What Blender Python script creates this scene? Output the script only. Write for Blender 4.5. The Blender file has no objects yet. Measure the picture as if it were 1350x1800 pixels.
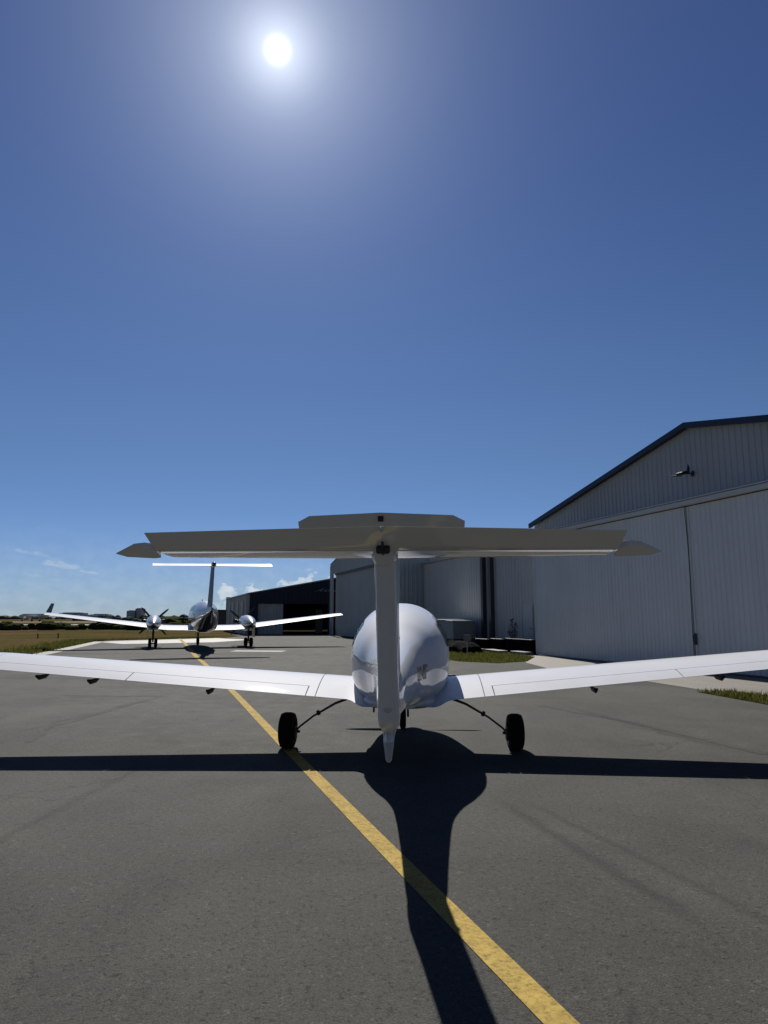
import bpy, bmesh, math, random
import numpy as np
from mathutils import Vector, Matrix
random.seed(7)
R = math.radians
scene = bpy.context.scene
COL = scene.collection

# ------------------------------------------------------------------ camera
CAM_H = 1.6
cam_d = bpy.data.cameras.new("camera")
cam = bpy.data.objects.new("camera", cam_d); COL.objects.link(cam)
cam_d.sensor_fit = 'VERTICAL'; cam_d.sensor_height = 24.0; cam_d.sensor_width = 18.0
cam_d.lens = 16.0
cam_d.clip_start = 0.05; cam_d.clip_end = 12000
cam.location = (0, 0, CAM_H)
cam.rotation_euler = (R(90 + 8.764), 0, 0)
scene.camera = cam
scene.render.resolution_x = 768; scene.render.resolution_y = 1024
scene.view_settings.view_transform = 'Standard'
scene.view_settings.look = 'None'
scene.view_settings.exposure = 0.4
scene.view_settings.gamma = 1.0

# ------------------------------------------------------------------ sun and sky
SUN_DIR = Vector((-0.156, 0.8855, 0.8215)).normalized()
SUN_EL = math.asin(SUN_DIR.z)
SUN_AZ = math.atan2(SUN_DIR.x, SUN_DIR.y)          # from +Y towards +X
sun_d = bpy.data.lights.new("sun", 'SUN'); sun_d.energy = 5.0; sun_d.angle = R(0.53)
sun_d.color = (1.0, 0.955, 0.89)
sun = bpy.data.objects.new("sun", sun_d); COL.objects.link(sun)
sun.rotation_euler = SUN_DIR.to_track_quat('Z', 'Y').to_euler()
sun.location = (0, 0, 60)

world = bpy.data.worlds.new("World"); scene.world = world; world.use_nodes = True
W = world.node_tree; W.nodes.clear()
def wn(t, **k):
    n = W.nodes.new(t)
    for a, b in k.items(): setattr(n, a, b)
    return n
def wl(a, b): W.links.new(a, b)
def wmath(op, a, b=None, clamp=False):
    n = wn('ShaderNodeMath', operation=op); n.use_clamp = clamp
    for i, v in enumerate((a, b)):
        if v is None: continue
        if isinstance(v, (int, float)): n.inputs[i].default_value = v
        else: wl(v, n.inputs[i])
    return n.outputs[0]
def wmap(v, a, b, c=0.0, d=1.0, smooth=True):
    n = wn('ShaderNodeMapRange'); n.interpolation_type = 'SMOOTHSTEP' if smooth else 'LINEAR'
    wl(v, n.inputs[0])
    for i, q in enumerate((a, b, c, d)): n.inputs[i + 1].default_value = q
    return n.outputs[0]
sky = wn('ShaderNodeTexSky'); sky.sky_type = 'NISHITA'; sky.sun_disc = False
sky.sun_elevation = SUN_EL; sky.sun_rotation = SUN_AZ
sky.altitude = 0; sky.air_density = 1.0; sky.dust_density = 0.0; sky.ozone_density = 2.2
geo = wn('ShaderNodeNewGeometry')
tc = wn('ShaderNodeTexCoord')
sep = wn('ShaderNodeSeparateXYZ'); wl(tc.outputs['Generated'], sep.inputs[0])
dotn = wn('ShaderNodeVectorMath', operation='DOT_PRODUCT'); wl(tc.outputs['Generated'], dotn.inputs[0])
dotn.inputs[1].default_value = SUN_DIR
ang = wmath('MULTIPLY', wmath('ARCCOSINE', wmath('MINIMUM', dotn.outputs['Value'], 0.9999999)), 180 / math.pi)  # degrees from the sun
# aureole of forward scattered light round the sun
def gauss(a, s, amp):
    q = wmath('DIVIDE', a, s); q = wmath('MULTIPLY', q, q); q = wmath('MULTIPLY', q, -1)
    return wmath('MULTIPLY', wmath('EXPONENT', q), amp)
def expo(a, s, amp):
    return wmath('MULTIPLY', wmath('EXPONENT', wmath('DIVIDE', a, -s)), amp)
disc = gauss(ang, 0.55, 2.5)
au = wmath('ADD', gauss(ang, 2.4, 0.30), expo(ang, 5.2, 0.58))
au = wmath('ADD', au, disc)
wide = expo(ang, 22.0, 0.12)
aur = wn('ShaderNodeMix', data_type='RGBA', blend_type='MULTIPLY'); aur.inputs[0].default_value = 1
def scale_col(val, col):
    v = wn('ShaderNodeCombineXYZ')
    for i in range(3): wl(wmath('MULTIPLY', val, col[i]), v.inputs[i])
    return v.outputs[0]
SKY_K = 2 ** -0.4
gl1 = scale_col(au, (0.93 * SKY_K, 0.97 * SKY_K, 1.0 * SKY_K)); gl2 = scale_col(wide, (0.62 * SKY_K, 0.80 * SKY_K, 1.1 * SKY_K))
gadd = wn('ShaderNodeVectorMath', operation='ADD'); wl(gl1, gadd.inputs[0]); wl(gl2, gadd.inputs[1]); glow = gadd.outputs[0]
# grade of the clear air with elevation (deeper blue overhead)
el0 = wmath('MULTIPLY', wmath('ARCSINE', sep.outputs[2]), 180 / math.pi)
SKY_S = 0.085 * SKY_K
tint = wn('ShaderNodeCombineXYZ')
for i_, (h_, m_, t_) in enumerate(((.30, .345, .225), (.43, .44, .32), (.76, .61, .55))):
    lo = wmap(el0, 0.0, 14.0, h_, m_); hi = wmap(el0, 14.0, 42.0, 0.0, t_ - m_)
    wl(wmath('MULTIPLY', wmath('MULTIPLY', wmath('ADD', lo, hi), wmap(sep.outputs[1], -.7, .45, .62, 1.0)), SKY_S), tint.inputs[i_])  # sky behind the camera also dimmed, added to deepen the shadows
skym = wn('ShaderNodeVectorMath', operation='MULTIPLY'); wl(sky.outputs[0], skym.inputs[0]); wl(tint.outputs[0], skym.inputs[1])
add = wn('ShaderNodeVectorMath', operation='ADD'); wl(skym.outputs[0], add.inputs[0]); wl(glow, add.inputs[1])
# clouds: azimuth / elevation in degrees
az = wmath('MULTIPLY', wmath('ARCTAN2', sep.outputs[0], sep.outputs[1]), 180 / math.pi)
el = wmath('MULTIPLY', wmath('ARCSINE', sep.outputs[2]), 180 / math.pi)
def box(a0, a1, e0, e1, fa, fe):
    m = wmath('MULTIPLY', wmap(az, a0 - fa, a0 + fa), wmap(az, a1 - fa, a1 + fa, 1, 0))
    m = wmath('MULTIPLY', m, wmap(el, e0 - fe, e0 + fe))
    return wmath('MULTIPLY', m, wmap(el, e1 - fe, e1 + fe, 1, 0))
cmb = wn('ShaderNodeCombineXYZ'); wl(az, cmb.inputs[0]); wl(wmath('MULTIPLY', el, 1.35), cmb.inputs[1])
def wnoise(scale, detail, rough, off=0.0, vec=None, dist=0.0):
    mp = wn('ShaderNodeMapping'); wl(vec or cmb.outputs[0], mp.inputs[0]); mp.inputs['Location'].default_value = (off, off * .7, 0)
    n = wn('ShaderNodeTexNoise'); n.inputs['Scale'].default_value = scale; n.inputs['Detail'].default_value = detail
    n.inputs['Roughness'].default_value = rough; n.inputs['Distortion'].default_value = dist
    wl(mp.outputs[0], n.inputs['Vector']); return n.outputs[0]
nz = wnoise(0.85, 7, 0.58, 3.1)
nz2 = wnoise(0.33, 4, 0.5, 11.7)
# cumulus bank low over the hangars: top height varies along the azimuth
top = wmath('ADD', wmath('MULTIPLY', wmath('SUBTRACT', nz2, 0.5), 5.0), wmath('ADD', 2.2, wmath('MULTIPLY', wmap(az, -14, -5.5), 1.1)))
top = wmath('ADD', top, wmath('MULTIPLY', wmath('SUBTRACT', nz, 0.5), 5.5))
cum = wmap(wmath('SUBTRACT', top, el), 0.0, 0.7)
cum = wmath('MULTIPLY', cum, wmath('MULTIPLY', wmap(az, -15.5, -12.5), wmap(az, 4, 20, 1, 0)))
cum = wmath('MULTIPLY', cum, 0.85)
# thin cirrus wisps at the left
mpc = wn('ShaderNodeMapping'); wl(cmb.outputs[0], mpc.inputs[0])
mpc.inputs['Rotation'].default_value = (0, 0, R(9)); mpc.inputs['Scale'].default_value = (0.25, 1.9, 1)
cir = wnoise(0.9, 5, 0.55, 0.0, mpc.outputs[0], 0.6)
def wisp(a0, e0, a1, e1, w, amp):
    # a line from (a0,e0) to (a1,e1)
    t = wmath('DIVIDE', wmath('SUBTRACT', az, a0), a1 - a0)
    line = wmath('ADD', e0, wmath('MULTIPLY', t, e1 - e0))
    d = wmath('ABSOLUTE', wmath('SUBTRACT', el, wmath('ADD', line, wmath('MULTIPLY', wmath('SUBTRACT', nz, .5), .5))))
    m = wmap(d, w, 0.0)
    m = wmath('MULTIPLY', m, wmath('MULTIPLY', wmap(t, 0, .25), wmap(t, .75, 1, 1, 0)))
    return wmath('MULTIPLY', m, amp)
ws = wisp(-29.0, 5.0, -25.0, 4.2, .35, .32)
ws = wmath('MAXIMUM', ws, wisp(-27.0, 4.15, -23.6, 3.7, .4, .6))
ws = wmath('MAXIMUM', ws, wisp(-24.4, 3.55, -22.4, 3.3, .18, .4))
ws = wmath('MAXIMUM', ws, wisp(-29.0, 3.3, -24.4, 2.7, .4, .28))
ws = wmath('MULTIPLY', ws, wmap(cir, .3, .62, .35, 1.15))
haz = wmath('MULTIPLY', wmap(el, 9.0, 0.0), 0.22)
cl = wmath('MINIMUM', wmath('MAXIMUM', wmath('MAXIMUM', cum, ws), haz), 1.0)
ccol = wn('ShaderNodeMix', data_type='RGBA')
wl(wmap(nz, .35, .7), ccol.inputs[0]); ccol.inputs[6].default_value = (.34, .42, .49, 1); ccol.inputs[7].default_value = (.52, .57, .60, 1)
mixc = wn('ShaderNodeMix', data_type='RGBA'); wl(cl, mixc.inputs[0]); wl(add.outputs[0], mixc.inputs[6]); wl(ccol.outputs[2], mixc.inputs[7])
bg = wn('ShaderNodeBackground'); wl(mixc.outputs[2], bg.inputs[0]); bg.inputs[1].default_value = 1.0
wo = wn('ShaderNodeOutputWorld'); wl(bg.outputs[0], wo.inputs[0])

# ------------------------------------------------------------------ helpers
def tag(o, label=None, cat=None, group=None, kind=None):
    if label: o['label'] = label
    if cat: o['category'] = cat
    if group: o['group'] = group
    if kind: o['kind'] = kind
    return o
def empty(name, loc=(0, 0, 0), rz=0.0):
    o = bpy.data.objects.new(name, None); COL.objects.link(o)
    o.location = loc; o.rotation_euler = (0, 0, rz); o.empty_display_size = .3
    return o
def make(name, bm, mat, parent=None, smooth=False, recalc=True):
    if recalc: bmesh.ops.recalc_face_normals(bm, faces=bm.faces)
    me = bpy.data.meshes.new(name); bm.to_mesh(me); bm.free()
    mats = mat if isinstance(mat, (list, tuple)) else [mat]
    for m in mats: me.materials.append(m)
    if smooth:
        for p in me.polygons: p.use_smooth = True
    o = bpy.data.objects.new(name, me); COL.objects.link(o)
    if parent: o.parent = parent
    return o
def add_box(bm, c, s, rot=None, bev=0.0):
    r = bmesh.ops.create_cube(bm, size=1.0)
    vs = r['verts']
    M = Matrix.Translation(c) @ (rot.to_4x4() if rot else Matrix.Identity(4)) @ Matrix.Diagonal((s[0], s[1], s[2], 1))
    bmesh.ops.transform(bm, matrix=M, verts=vs)
    if bev > 0:
        es = list({e for v in vs for e in v.link_edges})
        bmesh.ops.bevel(bm, geom=es, offset=bev, segments=2, affect='EDGES', profile=.5)
    return vs
def add_tube(bm, pts, rad, n=12, caps=True, flat=1.0):
    pts = [Vector(p) for p in pts]
    rads = rad if isinstance(rad, (list, tuple)) else [rad] * len(pts)
    rings = []
    for i, p in enumerate(pts):
        t = (pts[min(i + 1, len(pts) - 1)] - pts[max(i - 1, 0)]).normalized()
        T = (pts[-1] - pts[0]).normalized(); up = Vector((0, 0, 1)) if abs(T.z) < .8 else Vector((0, 1, 0))
        a = t.cross(up).normalized(); b = a.cross(t).normalized()
        rings.append([bm.verts.new(p + a * math.cos(2 * math.pi * k / n) * rads[i] + b * math.sin(2 * math.pi * k / n) * rads[i] * flat) for k in range(n)])
    for i in range(len(rings) - 1):
        for k in range(n):
            bm.faces.new((rings[i][k], rings[i][(k + 1) % n], rings[i + 1][(k + 1) % n], rings[i + 1][k]))
    if caps:
        bm.faces.new(rings[0][::-1]); bm.faces.new(rings[-1])
    return rings
def add_lathe(bm, prof, axis_o, axis_d, n=32):
    """prof: list of (along, radius)."""
    d = Vector(axis_d).normalized(); o = Vector(axis_o)
    up = Vector((0, 0, 1)) if abs(d.z) < .9 else Vector((1, 0, 0))
    a = d.cross(up).normalized(); b = d.cross(a).normalized()
    rings = []
    for h, r in prof:
        if r < 1e-5: rings.append([bm.verts.new(o + d * h)])
        else: rings.append([bm.verts.new(o + d * h + (a * math.cos(2 * math.pi * k / n) + b * math.sin(2 * math.pi * k / n)) * r) for k in range(n)])
    for i in range(len(rings) - 1):
        A, B = rings[i], rings[i + 1]
        for k in range(n):
            k2 = (k + 1) % n
            if len(A) == 1 and len(B) == 1: continue
            if len(A) == 1: bm.faces.new((A[0], B[k], B[k2]))
            elif len(B) == 1: bm.faces.new((A[k], A[k2], B[0]))
            else: bm.faces.new((A[k], A[k2], B[k2], B[k]))
def add_prism(bm, poly, off):
    """closed polygon (3D points) extruded by the vector off"""
    A = [bm.verts.new(Vector(p)) for p in poly]; B = [bm.verts.new(Vector(p) + Vector(off)) for p in poly]
    n = len(A)
    bm.faces.new(A); bm.faces.new(B[::-1])
    for i in range(n): bm.faces.new((A[i], B[i], B[(i + 1) % n], A[(i + 1) % n]))
def weighted(o):
    pass

# ------------------------------------------------------------------ materials
def newmat(name):
    m = bpy.data.materials.new(name); m.use_nodes = True
    nt = m.node_tree; b = nt.nodes['Principled BSDF']
    return m, nt, b
def N(nt, t, **k):
    n = nt.nodes.new(t)
    for a, b in k.items(): setattr(n, a, b)
    return n
def ramp(nt, fac, stops):
    r = N(nt, 'ShaderNodeValToRGB'); nt.links.new(fac, r.inputs[0])
    e = r.color_ramp.elements
    while len(e) < len(stops): e.new(.5)
    for i, (p, c) in enumerate(stops):
        e[i].position = p; e[i].color = (c[0], c[1], c[2], 1) if isinstance(c, (tuple, list)) else (c, c, c, 1)
    return r.outputs[0]
def noise(nt, scale, detail=4, rough=.55, vec=None, dist=0.0):
    n = N(nt, 'ShaderNodeTexNoise'); n.inputs['Scale'].default_value = scale
    n.inputs['Detail'].default_value = detail; n.inputs['Roughness'].default_value = rough; n.inputs['Distortion'].default_value = dist
    if vec is None:
        g = N(nt, 'ShaderNodeNewGeometry'); vec = g.outputs['Position']
    nt.links.new(vec, n.inputs['Vector']); return n.outputs[0]
def mix(nt, fac, a, b, mode='MIX'):
    n = N(nt, 'ShaderNodeMix', data_type='RGBA', blend_type=mode)
    for i, v in ((0, fac), (6, a), (7, b)):
        if isinstance(v, (int, float)): n.inputs[i].default_value = v
        elif isinstance(v, tuple): n.inputs[i].default_value = (*v[:3], 1)
        else: nt.links.new(v, n.inputs[i])
    return n.outputs[2]
def bump(nt, b, h, strength, dist):
    n = N(nt, 'ShaderNodeBump'); n.inputs['Strength'].default_value = strength; n.inputs['Distance'].default_value = dist
    nt.links.new(h, n.inputs['Height']); nt.links.new(n.outputs[0], b.inputs['Normal']); return n
def simple(name, col, rough=.5, metal=0.0, var=.12, scale=6.0, coat=0.0, bmp=0.0, spec=.5):
    m, nt, b = newmat(name)
    n = noise(nt, scale, 5)
    c = ramp(nt, n, [(.3, tuple(x * (1 - var) for x in col)), (.7, tuple(min(1, x * (1 + var)) for x in col))])
    nt.links.new(c, b.inputs['Base Color'])
    b.inputs['Roughness'].default_value = rough; b.inputs['Metallic'].default_value = metal
    b.inputs['Coat Weight'].default_value = coat; b.inputs['Coat Roughness'].default_value = .04
    b.inputs['Specular IOR Level'].default_value = spec
    if bmp: bump(nt, b, noise(nt, scale * 4, 3), bmp, .01)
    return m
M = {}
def paint(name, col, rough=.3, coat=1.0, dirt=.06, spec=.15):
    m, nt, b = newmat(name)
    n = noise(nt, 2.2, 6, .6); n2 = noise(nt, 30, 4, .6)
    f = mix(nt, .35, n, n2)
    c = ramp(nt, f, [(.3, tuple(x * (1 - dirt) for x in col)), (.6, col)])
    nt.links.new(c, b.inputs['Base Color'])
    b.inputs['Roughness'].default_value = rough; b.inputs['Coat Weight'].default_value = coat
    b.inputs['Specular IOR Level'].default_value = spec
    b.inputs['Coat Roughness'].default_value = .035; b.inputs['Coat IOR'].default_value = 1.45
    bump(nt, b, noise(nt, 1.4, 2), .25, .02)
    return m
M['white'] = paint('white_gelcoat', (.63, .64, .655), .55, .8, .06, .03)
M['king_white'] = paint('white_aircraft_paint', (.66, .67, .69), .28, .6)
M['king_dark'] = paint('dark_underbody', (.03, .035, .05), .3)  # lower fuselage and nacelles coloured dark against the white
M['king_blue'] = paint('grey_blue_upper_body', (.26, .29, .36), .35, .5)  # rear upper fuselage and nacelle tops coloured darker than the nose
M['king_fin'] = paint('blue_grey_fin_paint', (.13, .17, .22), .5, .0)
M['grey_light'] = simple('light_grey_plastic', (.45, .46, .46), .45)
M['black'] = simple('black_plastic', (.012, .012, .013), .5)
M['rubber'] = simple('tyre_rubber', (.006, .006, .006), .85, var=.25, scale=40, spec=.15)
M['steel'] = simple('spring_steel', (.035, .035, .037), .5, metal=.0)
M['alu'] = simple('brushed_aluminium', (.5, .5, .5), .35, metal=1.0)
M['alu_dark'] = simple('dull_alloy', (.16, .16, .16), .5, metal=.6)
M['prop'] = simple('propeller_composite', (.03, .03, .033), .4)
M['reg'] = simple('registration_vinyl', (.12, .07, .10), .4)
m, nt, b = newmat('tinted_window'); b.inputs['Base Color'].default_value = (.02, .03, .035, 1); b.inputs['Roughness'].default_value = .04
nt.links.new(ramp(nt, noise(nt, 3), [(0, (.018, .026, .03)), (1, (.03, .04, .045))]), b.inputs['Base Color']); b.inputs['Specular IOR Level'].default_value = .7
M['glass'] = m

def asphalt(name='worn_asphalt', k=1.0):
    m, nt, b = newmat(name)
    g = N(nt, 'ShaderNodeNewGeometry'); P = g.outputs['Position']
    mp = N(nt, 'ShaderNodeMapping'); nt.links.new(P, mp.inputs[0]); mp.inputs['Rotation'].default_value = (0, 0, R(-18.3)); mp.inputs['Scale'].default_value = (1.0, .16, 1)
    big = noise(nt, .22, 5, .6, P, .4); streak = noise(nt, .9, 5, .62, mp.outputs[0], .3)
    mid = noise(nt, 3.2, 5, .6, P); fine = noise(nt, 95, 3, .7, P); agg = noise(nt, 26, 6, .78, P)
    c = ramp(nt, mix(nt, .5, big, streak), [(.3, (.054 * k, .0538 * k, .0495 * k)), (.52, (.067 * k, .0665 * k, .0605 * k)), (.72, (.080 * k, .0785 * k, .070 * k))])
    c = mix(nt, 1.0, c, ramp(nt, mid, [(.3, .84), (.7, 1.14)]), 'MULTIPLY')
    c = mix(nt, 1.0, c, ramp(nt, noise(nt, .5, 3, .5, P, .8), [(.35, .86), (.65, 1.08)]), 'MULTIPLY')
    c = mix(nt, 1.0, c, ramp(nt, agg, [(.30, .38), (.44, .92), (.6, 1.06), (.72, 1.5)]), 'MULTIPLY')
    c = mix(nt, 1.0, c, ramp(nt, fine, [(.3, .6), (.5, 1.0), (.7, 1.45)]), 'MULTIPLY')
    # single stones, pale and dark
    vo = N(nt, 'ShaderNodeTexVoronoi'); vo.inputs['Scale'].default_value = 60; nt.links.new(P, vo.inputs['Vector'])
    sc = N(nt, 'ShaderNodeSeparateColor'); nt.links.new(vo.outputs['Color'], sc.inputs[0])
    st = ramp(nt, sc.outputs[0], [(.0, .5), (.08, .95), (.5, 1.0), (.96, 1.05), (.985, 1.5)])
    c = mix(nt, .75, c, st, 'MULTIPLY')
    # fine shrinkage cracks
    wv = N(nt, 'ShaderNodeTexNoise'); wv.inputs['Scale'].default_value = 1.3; wv.inputs['Detail'].default_value = 4; nt.links.new(P, wv.inputs['Vector'])
    ad = N(nt, 'ShaderNodeVectorMath', operation='MULTIPLY_ADD'); nt.links.new(wv.outputs['Color'], ad.inputs[0]); ad.inputs[1].default_value = (.9, .9, 0); nt.links.new(P, ad.inputs[2])
    v2 = N(nt, 'ShaderNodeTexVoronoi'); v2.feature = 'DISTANCE_TO_EDGE'; v2.inputs['Scale'].default_value = .55; nt.links.new(ad.outputs[0], v2.inputs['Vector'])
    cr = ramp(nt, v2.outputs['Distance'], [(.0, .55), (.009, 1.0)])
    msk = ramp(nt, noise(nt, .35, 2, .5, P), [(.5, 0.0), (.62, .8)])
    c = mix(nt, msk, c, mix(nt, 1.0, c, cr, 'MULTIPLY'))
    # worn dark wheel track crossing the apron and old oil spots
    spot = ramp(nt, noise(nt, 1.1, 2, .4, P), [(.66, 0.0), (.76, .6)])
    c = mix(nt, spot, c, (.05, .048, .045))
    # old tyre scuffs: soft bands of rubber along fixed lines on the ground
    sx = N(nt, 'ShaderNodeSeparateXYZ'); nt.links.new(P, sx.inputs[0])
    def mth(op, a, b2=None):
        n = N(nt, 'ShaderNodeMath', operation=op)
        for i, v in enumerate((a, b2)):
            if v is None: continue
            if isinstance(v, (int, float)): n.inputs[i].default_value = v
            else: nt.links.new(v, n.inputs[i])
        return n.outputs[0]
    def mr(v, a, b2, lo, hi):
        n = N(nt, 'ShaderNodeMapRange'); n.interpolation_type = 'SMOOTHSTEP'; nt.links.new(v, n.inputs[0])
        for i, q in enumerate((a, b2, lo, hi)): n.inputs[i + 1].default_value = q
        return n.outputs[0]
    tot = None
    for x0, y0, x1, y1, w, amp in ((.95, 6.6, 1.75, 3.6, .10, .42), (1.15, 6.6, 2.3, 3.2, .07, .3), (3.2, 13.2, 4.3, 8.4, .16, .4), (-2.6, 8.0, -2.9, 3.6, .09, .25), (-7.5, 13.8, -4.6, 14.5, .10, .35), (-4.55, 14.4, -5.2, 9.6, .12, .35), (-9, 16, 8, 17.5, .5, .25), (6, 22, 9.2, 10, .3, .25)):
        L_ = math.hypot(x1 - x0, y1 - y0); dx, dy = (x1 - x0) / L_, (y1 - y0) / L_
        ux = mth('SUBTRACT', sx.outputs[0], x0); uy = mth('SUBTRACT', sx.outputs[1], y0)
        t = mth('ADD', mth('MULTIPLY', ux, dx), mth('MULTIPLY', uy, dy))
        d = mth('ABSOLUTE', mth('ADD', mth('ADD', mth('MULTIPLY', ux, -dy), mth('MULTIPLY', uy, dx)), mth('MULTIPLY', mth('SUBTRACT', mid, .5), w * 1.5)))
        v = mth('MULTIPLY', mr(d, w, 0.0, 0.0, amp), mth('MULTIPLY', mr(t, 0, L_ * .2, 0, 1), mr(t, L_ * .8, L_, 1, 0)))
        tot = v if tot is None else mth('MAXIMUM', tot, v)
    c = mix(nt, tot, c, (.022, .021, .020))
    nt.links.new(c, b.inputs['Base Color'])
    nt.links.new(ramp(nt, mid, [(.3, .75), (.7, .9)]), b.inputs['Roughness'])
    b.inputs['Specular IOR Level'].default_value = .08
    h = mix(nt, .5, agg, fine)
    bump(nt, b, h, .9, .014)
    return m
M['asphalt'] = asphalt()
M['asphalt_dark'] = asphalt('sealed_asphalt', .72)
M['asphalt_mid'] = asphalt('tyre_worn_asphalt', .90)
def line_mat(name, col, under, wear=.5):
    m, nt, b = newmat(name)
    g = N(nt, 'ShaderNodeNewGeometry'); P = g.outputs['Position']
    agg = noise(nt, 34, 5, .75, P); fine = noise(nt, 95, 3, .7, P)
    c = mix(nt, 1.0, col, ramp(nt, noise(nt, 7, 5, .7, P), [(.3, .62), (.5, .92), (.7, 1.12)]), 'MULTIPLY')
    c = mix(nt, 1.0, c, ramp(nt, agg, [(.34, .6), (.5, 1.0), (.7, 1.15)]), 'MULTIPLY')
    w = ramp(nt, mix(nt, .5, agg, fine), [(.38 - .08 * (1 - wear), 1.0), (.46 - .08 * (1 - wear), 0.0)])
    c = mix(nt, mix(nt, 1.0, w, (.75, .75, .75), 'MULTIPLY'), c, under)
    nt.links.new(c, b.inputs['Base Color']); b.inputs['Roughness'].default_value = .85; b.inputs['Specular IOR Level'].default_value = .08
    bump(nt, b, agg, .5, .01)
    return m
M['yellow'] = line_mat('yellow_line_paint', (.365, .262, .075), (.07, .065, .05))
M['whiteline'] = line_mat('white_line_paint', (.5, .5, .47), (.1, .09, .08), .3)
def concrete(name, a, bcol, sc=1.5):
    m, nt, b = newmat(name)
    n = noise(nt, sc, 6, .65); f = noise(nt, 40, 3, .7)
    c = ramp(nt, n, [(.3, a), (.7, bcol)]); c = mix(nt, 1.0, c, ramp(nt, f, [(.3, .8), (.7, 1.2)]), 'MULTIPLY')
    nt.links.new(c, b.inputs['Base Color']); b.inputs['Roughness'].default_value = .7; bump(nt, b, f, .4, .01)
    return m
M['concrete'] = concrete('old_concrete', (.105, .097, .078), (.14, .13, .108))
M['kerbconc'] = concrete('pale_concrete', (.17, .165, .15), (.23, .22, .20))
def grassmat():
    m, nt, b = newmat('dry_grass')
    g = N(nt, 'ShaderNodeNewGeometry'); P = g.outputs['Position']
    c = ramp(nt, noise(nt, .12, 5, .6, P, .5), [(.3, (.050, .048, .015)), (.48, (.070, .058, .024)), (.62, (.092, .060, .038))])
    c = mix(nt, 1.0, c, ramp(nt, noise(nt, 2.4, 6, .7, P), [(.3, .6), (.7, 1.35)]), 'MULTIPLY')
    nt.links.new(c, b.inputs['Base Color']); b.inputs['Roughness'].default_value = .9; b.inputs['Specular IOR Level'].default_value = .0
    bump(nt, b, noise(nt, 9, 5, .7, P), .8, .06)
    return m
M['field'] = grassmat()
def leafmat(name, c0, c1, tr=.0):
    m, nt, b = newmat(name)
    n = noise(nt, 1.2, 4); oi = N(nt, 'ShaderNodeNewGeometry')
    r = ramp(nt, mix(nt, .5, n, oi.outputs['Random Per Island']), [(.25, c0), (.75, c1)])
    nt.links.new(r, b.inputs['Base Color']); b.inputs['Roughness'].default_value = 1.0; b.inputs['Specular IOR Level'].default_value = .0
    return m
def leafglow(m):
    nt = m.node_tree; b = nt.nodes['Principled BSDF']; o = nt.nodes['Material Output']
    t = nt.nodes.new('ShaderNodeBsdfTranslucent'); src = b.inputs['Base Color'].links[0].from_socket; nt.links.new(src, t.inputs[0])
    ms = nt.nodes.new('ShaderNodeMixShader'); ms.inputs[0].default_value = .5
    nt.links.new(b.outputs[0], ms.inputs[1]); nt.links.new(t.outputs[0], ms.inputs[2]); nt.links.new(ms.outputs[0], o.inputs[0])
M['blade'] = leafmat('grass_blades', (.045, .055, .012), (.10, .10, .028))
M['bush'] = leafmat('scrub_leaves', (.022, .030, .012), (.05, .058, .024))
M['fartree'] = leafmat('haze_toned_tree_leaves', (.06, .08, .075), (.085, .105, .095))  # distance haze put into the leaf colour as a pale bluish grey
M['drystem'] = leafmat('dry_reddish_leaves', (.06, .03, .03), (.12, .06, .05))
def sheet(name, col, rough=.45, var=.08, streak=True, metal=0.0, coat=0.0):
    m, nt, b = newmat(name)
    g = N(nt, 'ShaderNodeNewGeometry'); P = g.outputs['Position']
    mp = N(nt, 'ShaderNodeMapping'); nt.links.new(P, mp.inputs[0]); mp.inputs['Scale'].default_value = (2.2, 2.2, .12)
    n = noise(nt, 1.0, 6, .6, mp.outputs[0]); n2 = noise(nt, .6, 4, .6, P)
    c = ramp(nt, mix(nt, .5, n, n2), [(.3, tuple(x * (1 - var) for x in col)), (.65, col)])
    sz = N(nt, 'ShaderNodeSeparateXYZ'); nt.links.new(P, sz.inputs[0])
    # rain splash and dust low on the sheets, faint rust runs
    lowd = N(nt, 'ShaderNodeMapRange'); nt.links.new(sz.outputs[2], lowd.inputs[0]); lowd.inputs[1].default_value = .9; lowd.inputs[2].default_value = 0; lowd.inputs[3].default_value = 0; lowd.inputs[4].default_value = .5
    dm_ = N(nt, 'ShaderNodeMath', operation='MULTIPLY'); nt.links.new(lowd.outputs[0], dm_.inputs[0]); nt.links.new(ramp(nt, n, [(.35, .2), (.65, 1.0)]), dm_.inputs[1])
    c = mix(nt, dm_.outputs[0], c, tuple(x * y for x, y in zip(col, (.62, .56, .46))))
    mp2 = N(nt, 'ShaderNodeMapping'); nt.links.new(P, mp2.inputs[0]); mp2.inputs['Scale'].default_value = (5.5, 5.5, .25)
    c = mix(nt, ramp(nt, noise(nt, 1.0, 4, .6, mp2.outputs[0]), [(.62, 0.0), (.74, .3)]), c, tuple(x * y for x, y in zip(col, (.7, .64, .56))))
    bump(nt, b, noise(nt, .9, 3, .5, P), .35, .03)
    nt.links.new(c, b.inputs['Base Color']); b.inputs['Roughness'].default_value = rough; b.inputs['Metallic'].default_value = metal
    b.inputs['Coat Weight'].default_value = coat
    return m
M['door_sheet'] = sheet('pale_corrugated_door_sheet', (.76, .755, .72), .5, .14)
M['wall_sheet'] = sheet('grey_corrugated_wall_sheet', (.47, .475, .45), .5, .16)
M['recess_sheet'] = sheet('dull_corrugated_wall_sheet', (.54, .54, .51), .5, .18)
M['far_sheet'] = sheet('blue_grey_wall_sheet', (.46, .49, .48), .55, .18)
M['rail'] = sheet('white_door_rail', (.62, .63, .62), .5)
M['navy'] = sheet('navy_trim', (.006, .014, .05), .5, .2)
M['navy_wall'] = sheet('navy_cladding', (.006, .010, .030), .5, .2)
M['roof'] = sheet('zinc_roof_sheet', (.45, .46, .46), .35, .15)
M['dark'] = simple('unlit_interior', (.01, .01, .01), .9)
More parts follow.
